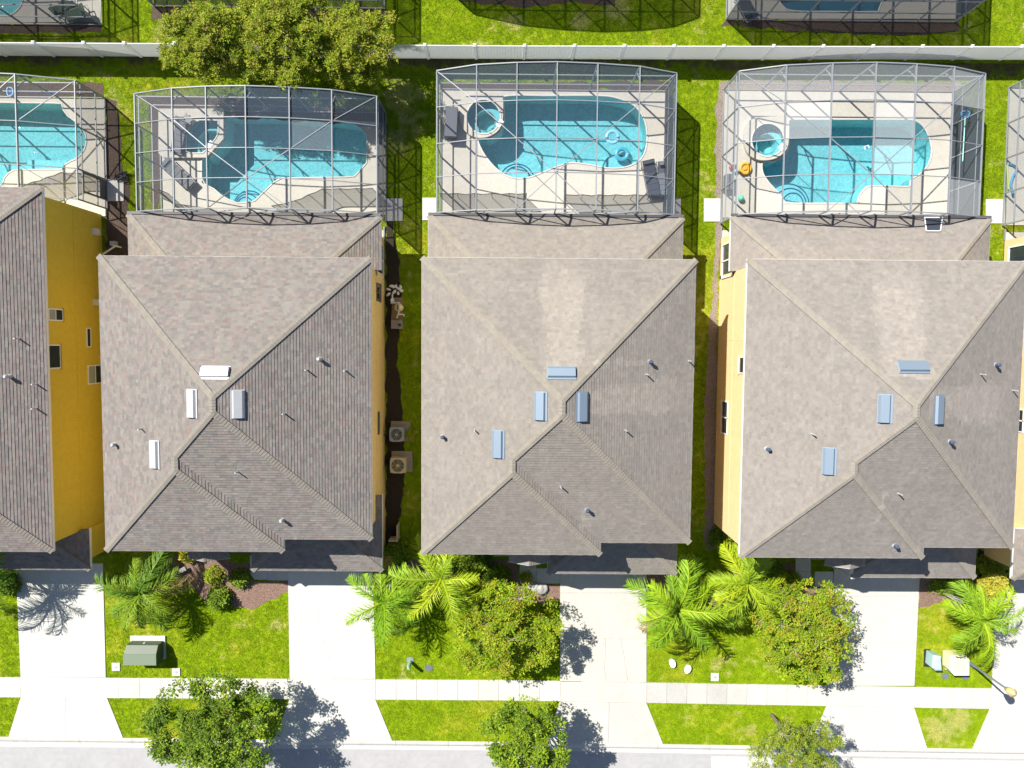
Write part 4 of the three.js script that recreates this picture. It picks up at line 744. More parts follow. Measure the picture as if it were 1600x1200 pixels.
lounger('dark green chair in the top left enclosure, closer to the pool', 99, 12, -0.8, green, { len: 1.3, w: 0.6, tilt: 0.7 });
lounger('dark lounger in the enclosure above the fence at the top right', 1165, 10, 0.5, navy, { len: 1.6 });
{ // light tubular chair by the first lounger
  const [x, z] = at(297, 190, 0.3), t = thing('folding_chair', 'light tubular folding chair beside the lounger on the raised platform', 'chair', [x, 0.26, z]); t.rotation.y = -0.7;
  for (const s of [-0.24, 0.24]) { new MB().bar(V(s, 0, -0.25), V(s, 0.85, 0.3), 0.03).build('side_tube', M.alu, t); new MB().bar(V(s, 0, 0.3), V(s, 0.42, -0.25), 0.03).build('leg', M.alu, t); }
  new MB().box(0, 0.42, -0.02, 0.46, 0.02, 0.42).build('seat', std({ color: lin(0.3, 0.31, 0.33) }), t); new MB().bar(V(0, 0.55, 0.12), V(0, 0.84, 0.29), 0.46, 0.02).build('backrest', std({ color: lin(0.3, 0.31, 0.33) }), t);
}
{ // folded spa cover standing by the round spa
  const a = pts([[697, 166], [715, 167], [713, 213], [694, 212]], 0.75), t = thing('spa_cover', 'slate grey folded spa cover left of the round spa', 'spa cover');
  for (let k = 0; k < 3; k++) new MB().prism(a.map(([x, z]) => [x + (k % 2) * 0.015, z]), DECK_Y + k * 0.235, DECK_Y + k * 0.235 + 0.22).build('cover_half', slate, t);
  new MB().bar(V(a[0][0] + 0.05, 0.4, a[2][1] + 0.03), V(a[1][0] - 0.05, 0.4, a[2][1] + 0.03), 0.06, 0.02).build('handle_strap', M.dark, t);
}
function ring(label, px, py, y, R, r, c, c2) {
  const [x, z] = at(px, py, y), t = thing('swim_ring', label, 'swim ring', [x, y, z], 'swim rings in the free form pool');
  const g = new THREE.TorusGeometry(R, r, 14, 40); g.rotateX(Math.PI / 2); g.scale(1, 0.8, 1); mesh('tube', g, std({ color: c, roughness: 0.3 }), t);
  const s = new MB(); for (let k = 0; k < 10; k++) { const a = k / 10 * 6.283; s.bar(V(Math.cos(a) * (R - r * 0.7), r * 0.62, Math.sin(a) * (R - r * 0.7)), V(Math.cos(a + 0.16) * (R + r * 0.6), r * 0.62, Math.sin(a + 0.16) * (R + r * 0.6)), 0.05, 0.01); } s.build('printed_stripe', std({ color: c2, roughness: 0.3 }), t);
  new MB().cyl(V(R, r * 0.75, 0), V(R, r * 0.95, 0), 0.03, 0.025, 8).build('valve', M.white, t);
}
ring('pale blue patterned swim ring floating in the free form pool, upper one', 957, 214, WATER_Y + 0.06, 0.31, 0.10, lin(0.25, 0.62, 0.85), lin(0.12, 0.42, 0.8));
ring('plain darker teal swim ring floating in the free form pool, lower one', 972, 241, WATER_Y + 0.02, 0.30, 0.12, lin(0.05, 0.36, 0.50), lin(0.08, 0.42, 0.56));
{ const [x, z] = at(1165, 263, 0.2), t = thing('round_float', 'round yellow float lying on the deck at the left of the whitish enclosure', 'pool float', [x, DECK_Y + 0.02, z]);
  const y = std({ color: lin(0.78, 0.45, 0.05), roughness: 0.45 }), g = new THREE.TorusGeometry(0.27, 0.085, 12, 32); g.rotateX(Math.PI / 2); g.translate(0, 0.08, 0); mesh('rim', g, y, t);
  new MB().cyl(V(0, 0.03, 0), V(0, 0.09, 0), 0.25, 0.22, 24).build('seat_disc', std({ color: lin(0.75, 0.42, 0.1), roughness: 0.5 }), t); const b = new MB(); b.box(0.03, 0.12, -0.02, 0.08, 0.08, 0.18).box(-0.06, 0.12, 0.06, 0.12, 0.06, 0.06); b.build('handle', y, t); }
for (const [px, py, r, c, l] of [[1157, 310, 0.17, lin(0.12, 0.62, 0.42), 'green ball on the deck at the lower left of the whitish enclosure'], [1148, 268, 0.12, lin(0.2, 0.42, 0.75), 'blue ball beside the yellow float'], [1142, 262, 0.13, lin(0.55, 0.08, 0.08), 'red ball left of the yellow float against the screen'], [1147, 257, 0.11, lin(0.6, 0.6, 0.62), 'white ball beside the yellow float, highest of the small balls']]) {
  const [x, z] = at(px, py, r), t = thing('toy_ball', l, 'ball', [x, DECK_Y + r, z], 'balls beside the yellow float'); mesh('shell', new THREE.SphereGeometry(r, 20, 14), std({ color: c, roughness: 0.35 }), t); new MB().cyl(V(0, r - 0.004, 0), V(0, r + 0.004, 0), 0.025, 0.02, 8).build('valve', M.white, t);
}
{ // box of dark pool toys by the left screen wall
  const [x, z] = at(1138, 285, 0.3), t = thing('toy_bin', 'dark navy bin against the screen left of the yellow float', 'bin', [x, DECK_Y, z]);
  new MB().box(0, 0.2, 0, 0.4, 0.4, 0.8).build('bin_body', navy, t); new MB().box(0, 0.42, 0, 0.44, 0.04, 0.84).build('lid', slate, t);
}
{ // floating dispenser
  const [x, z] = at(1354, 230, 0), t = thing('chlorine_float', 'small white and blue floating dispenser in the pool with the round bay', 'dispenser', [x, WATER_Y, z]); t.rotation.y = 0.4;
  new MB().box(0, 0.05, 0, 0.26, 0.10, 0.18).build('float_body', std({ color: lin(0.7, 0.76, 0.8) }), t); new MB().cyl(V(-0.02, 0.1, 0), V(-0.02, 0.17, 0), 0.07, 0.06, 12).build('cap', std({ color: lin(0.08, 0.3, 0.65) }), t); new MB().cyl(V(0, 0, 0), V(0, -0.25, 0), 0.06, 0.05, 10).build('basket', M.white, t);
}
function netPole(label, a, b, y, poleC, netC, headAt, headLen) {
  const t = thing('pool_net', label, 'pool net', [0, 0, 0], 'pool nets hung on the screens'), A = V(a[0], y, a[1]), B = V(b[0], y, b[1]);
  new MB().cyl(A, B, 0.025, 0.025, 8).build('pole', std({ color: poleC, roughness: 0.4 }), t);
  const d = A.clone().sub(B).normalize(), s = V(-d.z, 0, d.x), w = 0.19, r = [[0.05, -0.5], [0.12, -1], [headLen, -1.2], [headLen + 0.06, -0.6], [headLen + 0.06, 0.6], [headLen, 1.2], [0.12, 1], [0.05, 0.5]].map(([u, v]) => A.clone().addScaledVector(d, u).addScaledVector(s, v * w));
  const f = new MB(); for (let k = 0; k < r.length; k++) f.bar(r[k], r[(k + 1) % r.length], 0.05, 0.05); f.build('net_frame', std({ color: netC, roughness: 0.5 }), t);
  const nm = new MB(); nm.poly(r.map((v) => v.clone().add(V(0, -0.02, 0)))); nm.build('net', screenMat(netC.r * 0.6, netC.g * 0.6, netC.b * 0.6, 0.28), t);
}
netPole('leaf net on a pale green pole hung inside the right wall of the whitish enclosure', at(1508, 184, 2.2), at(1504, 254, 2.2), 2.2, lin(0.35, 0.72, 0.62), lin(0.10, 0.3, 0.55), 0, 0.28);
netPole('leaf net on a blue pole hung behind the pool at the left edge', at(22, 143, 2.1), at(90, 144, 2.1), 2.1, lin(0.12, 0.30, 0.72), lin(0.15, 0.42, 0.78), 0, 0.3);
{ const t = thing('pool_hose', 'curved blue pool hose lying on the deck inside the enclosure at the right edge', 'hose'), p = pts([[1577, 256], [1583, 258], [1589, 264], [1583, 276], [1580, 290], [1583, 302]], 0.15).map(([x, z]) => V(x, 0.14, z));
  mesh('hose_body', new THREE.TubeGeometry(new THREE.CatmullRomCurve3(p), 40, 0.06, 8), std({ color: lin(0.05, 0.33, 0.62), roughness: 0.5 }), t); new MB().cyl(p[5], p[5].clone().add(V(0.05, 0, 0.16)), 0.08, 0.08, 10).build('cuff', M.dark, t);
  const t2 = thing('swim_noodle', 'lime foam noodle beside the curved blue hose', 'noodle'), q = pts([[1574, 258], [1575, 276], [1576, 296]], 0.15).map(([x, z]) => V(x, 0.13, z)); mesh('foam', new THREE.TubeGeometry(new THREE.CatmullRomCurve3(q), 20, 0.05, 8), std({ color: lin(0.5, 0.62, 0.12), roughness: 0.9 }), t2); }
// removable mesh pool fences along the house side of the decks
const meshFab = new THREE.MeshStandardMaterial({ color: lin(0.035, 0.037, 0.042), roughness: 1, transparent: true, opacity: 0.55, side: THREE.DoubleSide });
function poolFence(label, px) {
  const t = thing('pool_fence', label, 'pool fence', [0, 0, 0], 'black mesh fences on the pool decks'), p = pts(px, 0.1), H = 1.18;
  for (let i = 0; i < p.length - 1; i++) {
    const n = Math.max(1, Math.round(Math.hypot(p[i + 1][0] - p[i][0], p[i + 1][1] - p[i][1]) / 0.95));
    for (let k = 0; k < n; k++) {
      const a = [lerp(p[i][0], p[i + 1][0], k / n), lerp(p[i][1], p[i + 1][1], k / n)], b = [lerp(p[i][0], p[i + 1][0], (k + 1) / n), lerp(p[i][1], p[i + 1][1], (k + 1) / n)], sag = 0.03 + 0.03 * hash(i, k, 9);
      const A = V(a[0], DECK_Y, a[1]), B = V(b[0], DECK_Y, b[1]), m = A.clone().lerp(B, 0.5).add(V(0, H - sag, 0.02 + 0.04 * hash(i, k)));
      new MB().cyl(A, A.clone().add(V(0, H + 0.03, 0)), 0.018, 0.018, 6).build('post', M.dark, t);
      new MB().quad(A, A.clone().lerp(B, 0.5), m, A.clone().setY(DECK_Y + H)).quad(A.clone().lerp(B, 0.5), B, B.clone().setY(DECK_Y + H), m).build('mesh_panel', meshFab, t);
      new MB().bar(A.clone().setY(DECK_Y + H), m, 0.035, 0.05).bar(m, B.clone().setY(DECK_Y + H), 0.035, 0.05).build('top_binding', M.dark, t);
      if (i === p.length - 2 && k === n - 1) new MB().cyl(B, B.clone().add(V(0, H + 0.03, 0)), 0.018, 0.018, 6).build('post', M.dark, t);
    }
  }
}
poolFence('black mesh pool fence at the left edge, running toward the side door', [[40, 303], [72, 292], [116, 277], [163, 279]]);
poolFence('black mesh pool fence curving below the grey lounger of the angular pool', [[262, 302], [272, 318], [300, 326], [340, 331]]);
poolFence('black mesh pool fence bent round the lower right deck of the angular pool', [[435, 328], [470, 320], [512, 302], [588, 301]]);
poolFence('straight black mesh pool fence at the lower left of the free form pool deck', [[690, 309], [822, 309]]);
poolFence('black mesh pool fence with a gap, lower right of the free form pool deck', [[882, 311], [958, 311], [1038, 311]]);

// ---------------------------------------------------------------- machines between the houses
function airUnit(label, px0, py0, px1, py1, c, turn) {
  const H = 0.86, a = at(px0, py0, H), b = at(px1, py1, H), w = Math.min(b[0] - a[0], b[1] - a[1]), t = thing('air_conditioner', label, 'air conditioner', [(a[0] + b[0]) / 2, 0, (a[1] + b[1]) / 2], 'air conditioners on the shaded side of the yellow house'), m = std({ color: c, roughness: 0.6 });
  new MB().tint(0.5, 0.46, 0.4).box(0.12, 0.05, -0.1, w + 0.3, 0.1, w + 0.3).build('pad', M.concrete, t);
  const body = new MB(), h2 = w / 2; for (let k = 0; k < 9; k++) for (const s of [-1, 1]) { body.box(s * (h2 - 0.045), 0.14 + k * 0.075, 0, 0.05, 0.05, w - 0.05); body.box(0, 0.14 + k * 0.075, s * (h2 - 0.045), w - 0.14, 0.05, 0.05); } body.box(0, 0.32, 0, w - 0.11, 0.42, w - 0.11); body.build('louvred_casing', m, t);
  const rr2 = h2 * 0.82, sq = []; for (let k = 0; k < 24; k++) { const A = k / 24 * 6.2832, s = Math.pow(Math.pow(Math.abs(Math.cos(A)), 6) + Math.pow(Math.abs(Math.sin(A)), 6), -1 / 6); sq.push([Math.cos(A) * h2 * s * 0.98, Math.sin(A) * h2 * s * 0.98]); }
  new MB().prism(sq, H - 0.09, H, [circle(0, 0, rr2, 32)], true).build('top_panel', m, t);
  new MB().prism(circle(0, 0, rr2, 28), H - 0.32, H - 0.3).build('fan_well', M.dark, t);
  const fb = new MB(); for (let k = 0; k < 4; k++) { const A = turn + k * Math.PI / 2, q = (r, d, y) => V(Math.cos(A + d) * r, H - 0.2 + y, Math.sin(A + d) * r); fb.quad(q(0.06, -0.5, 0), q(rr2 * 0.9, -0.35, -0.03), q(rr2 * 0.9, 0.35, 0.05), q(0.06, 0.5, 0.02)); } fb.build('fan_blades', std({ color: lin(0.10, 0.11, 0.12) }), t);
  for (const R of [0.28, 0.46, 0.64, 0.82, 0.98]) { const g = new THREE.TorusGeometry(rr2 * R, 0.009, 5, 36); g.rotateX(Math.PI / 2); g.translate(0, H + 0.005, 0); mesh('grille_ring', g, m, t); }
  const sp = new MB(); for (let k = 0; k < 8; k++) { const A = k / 8 * 6.2832; sp.bar(V(Math.cos(A) * 0.07, H + 0.012, Math.sin(A) * 0.07), V(Math.cos(A) * rr2 * 1.02, H + 0.012, Math.sin(A) * rr2 * 1.02), 0.014); } sp.build('grille_spokes', m, t);
  new MB().cyl(V(0, H - 0.02, 0), V(0, H + 0.025, 0), 0.09, 0.08, 16).build('hub', m, t);
  new MB().bar(V(-h2, 0.35, 0.1), V(-h2 - 0.35, 0.3, 0.1), 0.05).build('refrigerant_line', M.dark, t);
}
airUnit('grey air conditioner on the shaded wall side, the upper of the two', 608, 667, 631, 691, lin(0.30, 0.32, 0.35), 0.4);
airUnit('beige air conditioner on the shaded wall side, the lower of the two', 609, 714, 634, 741, lin(0.50, 0.45, 0.32), 0.1);
{ // pool plant on its brown slab
  const P = (px, py, h) => { const a = at(px, py, h); return V(a[0], h, a[1]); }, pvc = M.white;
  const slabP = pts([[613, 465], [629, 465], [629, 501], [611, 501]], 0.08), t = thing('pool_pump', 'white plastic pipework and pump on a brown slab beside the yellow wall', 'pool pump');
  new MB().prism(slabP, -0.02, 0.1).build('slab', std({ color: lin(0.30, 0.22, 0.14), map: concTex }), t);
  const tube = (name, list, r = 0.04) => { const m = new MB(); for (let k = 0; k < list.length - 1; k++) m.cyl(list[k], list[k + 1], r, r, 8); m.build(name, pvc, t); };
  tube('suction_pipe', [P(613, 460, 0.35), P(613, 470, 0.45), P(613, 474, 0.1)]); tube('return_pipe', [P(612, 473, 0.5), P(624, 473, 0.5), P(624.5, 477, 0.5)]); tube('valve_pipe', [P(620, 497, 0.4), P(623, 488, 0.45), P(625, 485, 0.45)]); tube('heater_pipe', [P(622.5, 491, 0.5), P(631, 491.5, 0.5), P(631.5, 494, 0.1)]);
  new MB().cyl(P(613, 469, 0.1), P(613, 469, 0.5), 0.11, 0.10, 14).build('strainer', pvc, t); new MB().cyl(P(614, 473, 0.2), P(618, 473, 0.2), 0.1, 0.1, 12).build('motor', M.dark, t); new MB().box(P(614, 473, 0.35).x, 0.4, P(614, 473, 0.35).z, 0.22, 0.1, 0.14).build('valve_body', pvc, t);
  const fp = P(622, 480, 0.9), f = thing('pool_filter', 'round cream topped pool filter tank beside the yellow wall', 'filter', [fp.x, 0.1, fp.z]); const cream = std({ color: lin(0.62, 0.56, 0.36), roughness: 0.5 });
  new MB().cyl(V(0, 0, 0), V(0, 0.7, 0), 0.2, 0.2, 20).build('tank', cream, f); new MB().cyl(V(0, 0.7, 0), V(0, 0.84, 0), 0.2, 0.1, 20).build('dome', cream, f); new MB().box(0, 0.87, 0, 0.05, 0.05, 0.3).build('handle', M.dark, f); const g = new THREE.TorusGeometry(0.21, 0.025, 8, 24); g.rotateX(Math.PI / 2); g.translate(0, 0.62, 0); mesh('clamp_band', g, cream, f);
  const hp = P(619, 507, 0.7), h = thing('pool_heater', 'brownish grey box shaped pool heater below the filter tank', 'heater', [hp.x, 0, hp.z]);
  new MB().box(0, 0.36, 0, 0.55, 0.66, 0.46).build('casing', std({ color: lin(0.30, 0.27, 0.27), roughness: 0.6 }), h); const l = new MB(); for (let k = 0; k < 6; k++) l.box(-0.2 + k * 0.07, 0.70, 0, 0.045, 0.02, 0.42); l.build('top_louvre', std({ color: lin(0.26, 0.23, 0.23) }), h); new MB().cyl(V(0.2, 0.66, 0.02), V(0.2, 0.76, 0.02), 0.08, 0.08, 14).build('flue', M.dark, h);
  // pale stones on the soil
  const stn = [[612, 447], [615, 448], [626, 448], [627, 454], [616, 456], [622, 458], [607, 452], [607, 460], [619, 447.5], [623, 451]];
  stn.forEach(([px, py], i) => { const q = P(px, py, 0.06), g2 = new THREE.IcosahedronGeometry(0.10, 2), pa = g2.attributes.position; for (let k = 0; k < pa.count; k++) { const s = 1 + 0.25 * noise(pa.getX(k) * 14 + i, pa.getY(k) * 14, pa.getZ(k) * 14); pa.setXYZ(k, pa.getX(k) * s * (1 + 0.5 * hash(i, 1)), pa.getY(k) * s * 0.6, pa.getZ(k) * s * (0.6 + 0.4 * hash(i, 2))); } g2.computeVertexNormals(); const m = mesh('pale_stone', g2, M.white); m.position.copy(q); m.rotation.y = i; tag(m, 'pale stone in the cluster beside the pool plant at the yellow wall', 'stone', 'pale stones beside the pool plant'); });
}
{ // low L shaped screen at the corner
  const t = thing('utility_screen', 'cream L shaped low panel screen near the front corner of the yellow wall', 'screen'), c = std({ color: lin(0.62, 0.55, 0.40), map: wallTex }), a = at(624, 838, 0.0), b = at(624, 815, 0), d = at(611, 838, 0);
  new MB().bar(V(a[0], 0.46, a[1]), V(b[0], 0.46, b[1]), 0.05, 0.9).build('panel', c, t); new MB().bar(V(a[0], 0.46, a[1] + 0.03), V(d[0], 0.46, a[1] + 0.03), 0.05, 0.9).build('panel', c, t); new MB().box(a[0], 0.5, a[1], 0.09, 1.0, 0.09).build('post', c, t);
}
{ // small pump and pipes in the gap beside the mustard house
  const a = at(176, 392, 0.4), t = thing('pipe_stand', 'small white pipe stand in the gap between the mustard house and the next roof', 'pipe stand', [a[0], 0, a[1]]);
  new MB().cyl(V(-0.5, 0.5, 0.2), V(0.25, 0.55, -0.25), 0.05, 0.05, 8).build('cross_pipe', M.white, t); new MB().cyl(V(0.25, 0, -0.25), V(0.25, 0.75, -0.25), 0.05, 0.05, 8).build('riser', M.white, t); new MB().box(0.05, 0.35, -0.4, 0.3, 0.3, 0.25).build('valve_box', M.galv, t); new MB().box(-0.3, 0.2, -0.35, 0.2, 0.4, 0.2).build('pump_block', M.dark, t);
}
{ const a = at(195, 275, 0.2), t = thing('garden_rubble', 'heap of dark mesh and hose beside the landing of the mustard house', 'heap', [a[0] - 0.2, 0.02, a[1]]); const c = []; for (let k = 0; k < 60; k++) c.push(V((hash(k, 1) - 0.5) * 0.8, 0.05 + 0.2 * hash(k, 2), (hash(k, 3) - 0.5) * 0.6)); mesh('hose_coil', new THREE.TubeGeometry(new THREE.CatmullRomCurve3(c), 400, 0.018, 5), M.dark, t); }

// ---------------------------------------------------------------- front garden utilities
{
  const g1 = std({ color: lin(0.045, 0.075, 0.04), roughness: 0.5 }), H = 1.02, t = thing('transformer_cabinet', 'green metal transformer cabinet on a concrete pad in the front lawn', 'transformer');
  const T = pts([[193, 1023], [243, 1023], [242, 1039], [192, 1038]], H), x0 = T[0][0], x1 = T[1][0], z0 = T[0][1], z1 = T[2][1], zb = z0 - 0.42;
  new MB().box((x0 + x1) / 2, 0.04, (zb + z1) / 2 - 0.1, x1 - x0 + 0.2, 0.14, z1 - zb + 0.34).build('pad', M.concrete, t);
  const b = new MB(), P = (x, y, z) => V(x, y, z), L = [[zb, 0.12], [z1, 0.12], [z1, H - 0.03], [z0 + 0.02, H - 0.03], [zb, 0.72]];
  for (let k = 0; k < L.length; k++) { const p = L[k], q = L[(k + 1) % L.length]; b.quad(P(x0, p[1], p[0]), P(x1, p[1], p[0]), P(x1, q[1], q[0]), P(x0, q[1], q[0])); } for (const x of [x0, x1]) b.poly(L.map(([z, y]) => P(x, y, z))); b.build('casing', g1, t);
  new MB().box((x0 + x1) / 2, H - 0.01, (z0 + z1) / 2, x1 - x0 + 0.05, 0.035, z1 - z0 + 0.05).build('lid', std({ color: lin(0.19, 0.24, 0.17), roughness: 0.5 }), t);
  new MB().bar(P(x0 + 0.02, 0.64, zb - 0.01), P(x1 - 0.02, 0.64, zb - 0.01), 0.03, 0.06).build('hinge_strip', g1, t); new MB().box((x0 + x1) / 2, 0.45, zb - 0.02, 0.1, 0.16, 0.04).build('lock_plate', M.galv, t);
  new MB().box(x0 + 0.6, 0.3, z1 + 0.02, 0.3, 0.22, 0.02).build('warning_label', M.white, t);
}
for (const [px, py, l] of [[181, 1042, 'small square concrete marker left of the green transformer'], [275, 1050, 'small square concrete marker right of the green transformer'], [1117, 1058, 'small square grey cover slab in the lawn right of the two white plates']]) {
  const [x, z] = at(px, py, 0.05), t = thing('marker_slab', l, 'marker', [x, 0, z], 'small square covers in the front lawns'); new MB().box(0, 0.02, 0, 0.46, 0.08, 0.46).build('slab', M.concrete, t); new MB().cyl(V(0, 0.05, 0), V(0, 0.072, 0), 0.09, 0.09, 14).build('lid', M.galv, t);
}
for (const [px, py, l, r] of [[1051, 1037, 'white irregular plate in the lawn below the large palm, left of two', 0.3], [1075, 1046, 'white irregular plate in the lawn below the large palm, right of two', -0.4]]) {
  const [x, z] = at(px, py, 0.2), t = thing('ground_box', l, 'ground box', [x, 0, z], 'white lids below the large palm'); t.rotation.y = r; const o = circle(0, 0, 0.19, 14).map(([a, b]) => [a * 0.9, b * 1.3]); new MB().prism(o, 0, 0.16).build('riser', M.galv, t); new MB().prism(o.map(([a, b]) => [a * 1.06, b * 1.06]), 0.16, 0.2).build('lid', M.white, t);
}
function pedestal(label, px, py, H, r, c) { const [x, z] = at(px, py, H), t = thing('utility_pedestal', label, 'pedestal', [x, 0, z], 'utility pedestals in the front lawns'), m = std({ color: c, roughness: 0.5 }); new MB().cyl(V(0, 0, 0), V(0, H - 0.08, 0), r, r * 0.95, 14).build('post', m, t); new MB().cyl(V(0, H - 0.08, 0), V(0, H, 0), r * 1.05, r * 0.7, 14).build('cap', m, t); new MB().box(-r, H * 0.6, 0, 0.02, 0.2, 0.12).build('label_plate', M.white, t); }
pedestal('small green pedestal in the lawn right of the second drive', 638, 1045, 0.95, 0.10, lin(0.25, 0.42, 0.30));
for (const [px, py, w, d, c, l] of [[641, 1031, 0.42, 0.34, lin(0.22, 0.25, 0.29), 'slate cover beside the green pedestal'], [670, 1043, 0.48, 0.34, lin(0.13, 0.145, 0.17), 'dark oval meter cover right of the green pedestal'], [1477, 1056, 0.36, 0.3, lin(0.13, 0.17, 0.24), 'bluish cover in front of the teal pedestal'], [1508, 1058, 0.36, 0.2, lin(0.13, 0.17, 0.24), 'bluish cover in front of the cream cabinet']]) {
  const [x, z] = at(px, py, 0), t = thing('meter_cover', l, 'meter cover', [x, 0, z], 'small covers in the front lawns'), o = circle(0, 0, 1, 20).map(([a, b]) => [Math.sign(a) * Math.pow(Math.abs(a), 0.6) * w / 2, Math.sign(b) * Math.pow(Math.abs(b), 0.6) * d / 2]);
  new MB().prism(o, -0.02, 0.035).build('collar', std({ color: c }), t); new MB().prism(o.map(([a, b]) => [a * 0.84, b * 0.84]), 0.03, 0.045).build('lid', std({ color: c }), t);
}
{ // teal pedestal cabinet and cream cabinet at the right
  const teal = std({ color: lin(0.30, 0.46, 0.46), roughness: 0.5 }), T = pts([[1459, 1024], [1471, 1026], [1473, 1049], [1463, 1049], [1457, 1044]], 0.72), t = thing('teal_pedestal', 'pale teal utility pedestal left of the cream cabinet', 'pedestal');
  new MB().prism(T, 0, 0.66).build('body', teal, t); const c = [T.reduce((s, p) => s + p[0], 0) / 5, T.reduce((s, p) => s + p[1], 0) / 5]; const cp = new MB(), tp = T.map(([x, z]) => [lerp(x, c[0], 0.3), lerp(z, c[1], 0.3)]); for (let k = 0; k < 5; k++) { const a = T[k], b = T[(k + 1) % 5], d = tp[(k + 1) % 5], e = tp[k]; cp.quad(V(a[0], 0.66, a[1]), V(b[0], 0.66, b[1]), V(d[0], 0.76, d[1]), V(e[0], 0.76, e[1])); } cp.poly(tp.map(([x, z]) => V(x, 0.76, z))); cp.build('cap', std({ color: lin(0.42, 0.55, 0.58), roughness: 0.5 }), t);
  const cr = std({ color: lin(0.70, 0.66, 0.44), roughness: 0.5 }), C = pts([[1485, 1024], [1507, 1024], [1514, 1031], [1514, 1055], [1491, 1055], [1484, 1047]], 0.75), u = thing('cream_cabinet', 'cream utility cabinet on a pale base beside the street lamp', 'cabinet');
  const B = pts([[1478, 1018], [1505, 1019], [1506, 1046], [1477, 1046]], 0.05); new MB().prism(B, -0.05, 0.1).build('base', M.concrete, u); new MB().prism(C, 0.05, 0.70).build('body', cr, u); const cc = [C.reduce((s, p) => s + p[0], 0) / 6, C.reduce((s, p) => s + p[1], 0) / 6]; new MB().prism(C.map(([x, z]) => [lerp(cc[0], x, 1.03), lerp(cc[1], z, 1.03)]), 0.70, 0.76).build('lid', std({ color: lin(0.74, 0.71, 0.50), roughness: 0.5 }), u); new MB().prism(C.map(([x, z]) => [lerp(cc[0], x, 0.55), lerp(cc[1], z, 0.55)]), 0.76, 0.79).build('raised_panel', cr, u);
}
{ // street lamp
  const a = at(1515, 1036, 0), H = 3.35, t = thing('street_lamp', 'slender grey street lamp with an amber acorn lantern at the right edge', 'street lamp', [a[0], 0, a[1]]), gm = std({ color: lin(0.20, 0.24, 0.29), roughness: 0.4, metalness: 0.3 });
  new MB().cyl(V(0, 0, 0), V(0, 0.5, 0), 0.13, 0.085, 14).build('base', gm, t); new MB().cyl(V(0, 0.5, 0), V(0, H - 0.3, 0), 0.065, 0.05, 12).build('pole', gm, t); new MB().cyl(V(0, H - 0.3, 0), V(0, H - 0.22, 0), 0.12, 0.12, 14).build('collar', gm, t);
  mesh('lantern_globe', new THREE.LatheGeometry([[0.10, 0], [0.17, 0.08], [0.2, 0.22], [0.17, 0.36], [0.12, 0.42]].map(([r, y]) => new THREE.Vector2(r, y + H - 0.22)), 20), std({ color: lin(0.62, 0.47, 0.18), roughness: 0.35 }), t);
  mesh('lantern_cap', new THREE.LatheGeometry([[0.235, 0], [0.2, 0.05], [0.12, 0.13], [0.03, 0.19], [0.001, 0.25]].map(([r, y]) => new THREE.Vector2(r, y + H + 0.17)), 20), std({ color: lin(0.42, 0.34, 0.18), roughness: 0.5 }), t);
}
// entry walks of separate slabs
[[[[390, 872], [451, 872], [451, 907], [390, 907]], 'grey slab walk at the front door of the house with pale roof vents', [[[390, 868], [418, 868], [418, 906], [398, 906], [391, 898]], [[418, 890], [450, 890], [450, 907], [418, 907]]]], [null, 'shaded slab walk between the middle house porch and its drive', [[[812, 868], [838, 868], [838, 887], [812, 887]], [[812, 887], [838, 887], [838, 912], [812, 912]], [[838, 888], [875, 888], [875, 912], [838, 912]]]], [null, 'shaded slab walk at the porch of the peach house', [[[1243, 872], [1267, 872], [1267, 893], [1243, 893]], [[1243, 893], [1267, 893], [1267, 905], [1243, 905]], [[1273, 893], [1302, 893], [1302, 917], [1273, 917]]]]].forEach(([, l, slabs]) => { const g = tag(thing('front_walk', l, 'walk'), null, null, null, 'structure'); slabs.forEach((s) => slab(pts(s, 0.06), 0.06, g, [0.93, 0.93, 0.92])); });
{ // pale boulder-like pavers beside the middle porch walk
  for (const [px, py, s, wd] of [[836, 918, 0.3, 'middle sized'], [846, 920, 0.36, 'largest'], [828, 915, 0.24, 'smallest']]) { const [x, z] = at(px, py, 0.1), g = new THREE.IcosahedronGeometry(s, 3), p = g.attributes.position; for (let k = 0; k < p.count; k++) { const q = 1 + 0.3 * noise(p.getX(k) * 4 + px, p.getY(k) * 4, p.getZ(k) * 4); p.setXYZ(k, p.getX(k) * q, p.getY(k) * q * 0.6, p.getZ(k) * q); } g.computeVertexNormals(); const m = mesh('garden_boulder', g, std({ color: lin(0.45, 0.44, 0.42), map: grainTex })); m.position.set(x, 0.1, z); tag(m, wd + ' of three pale boulders beside the middle porch walk', 'boulder', 'pale boulders at the middle porch walk'); }
}

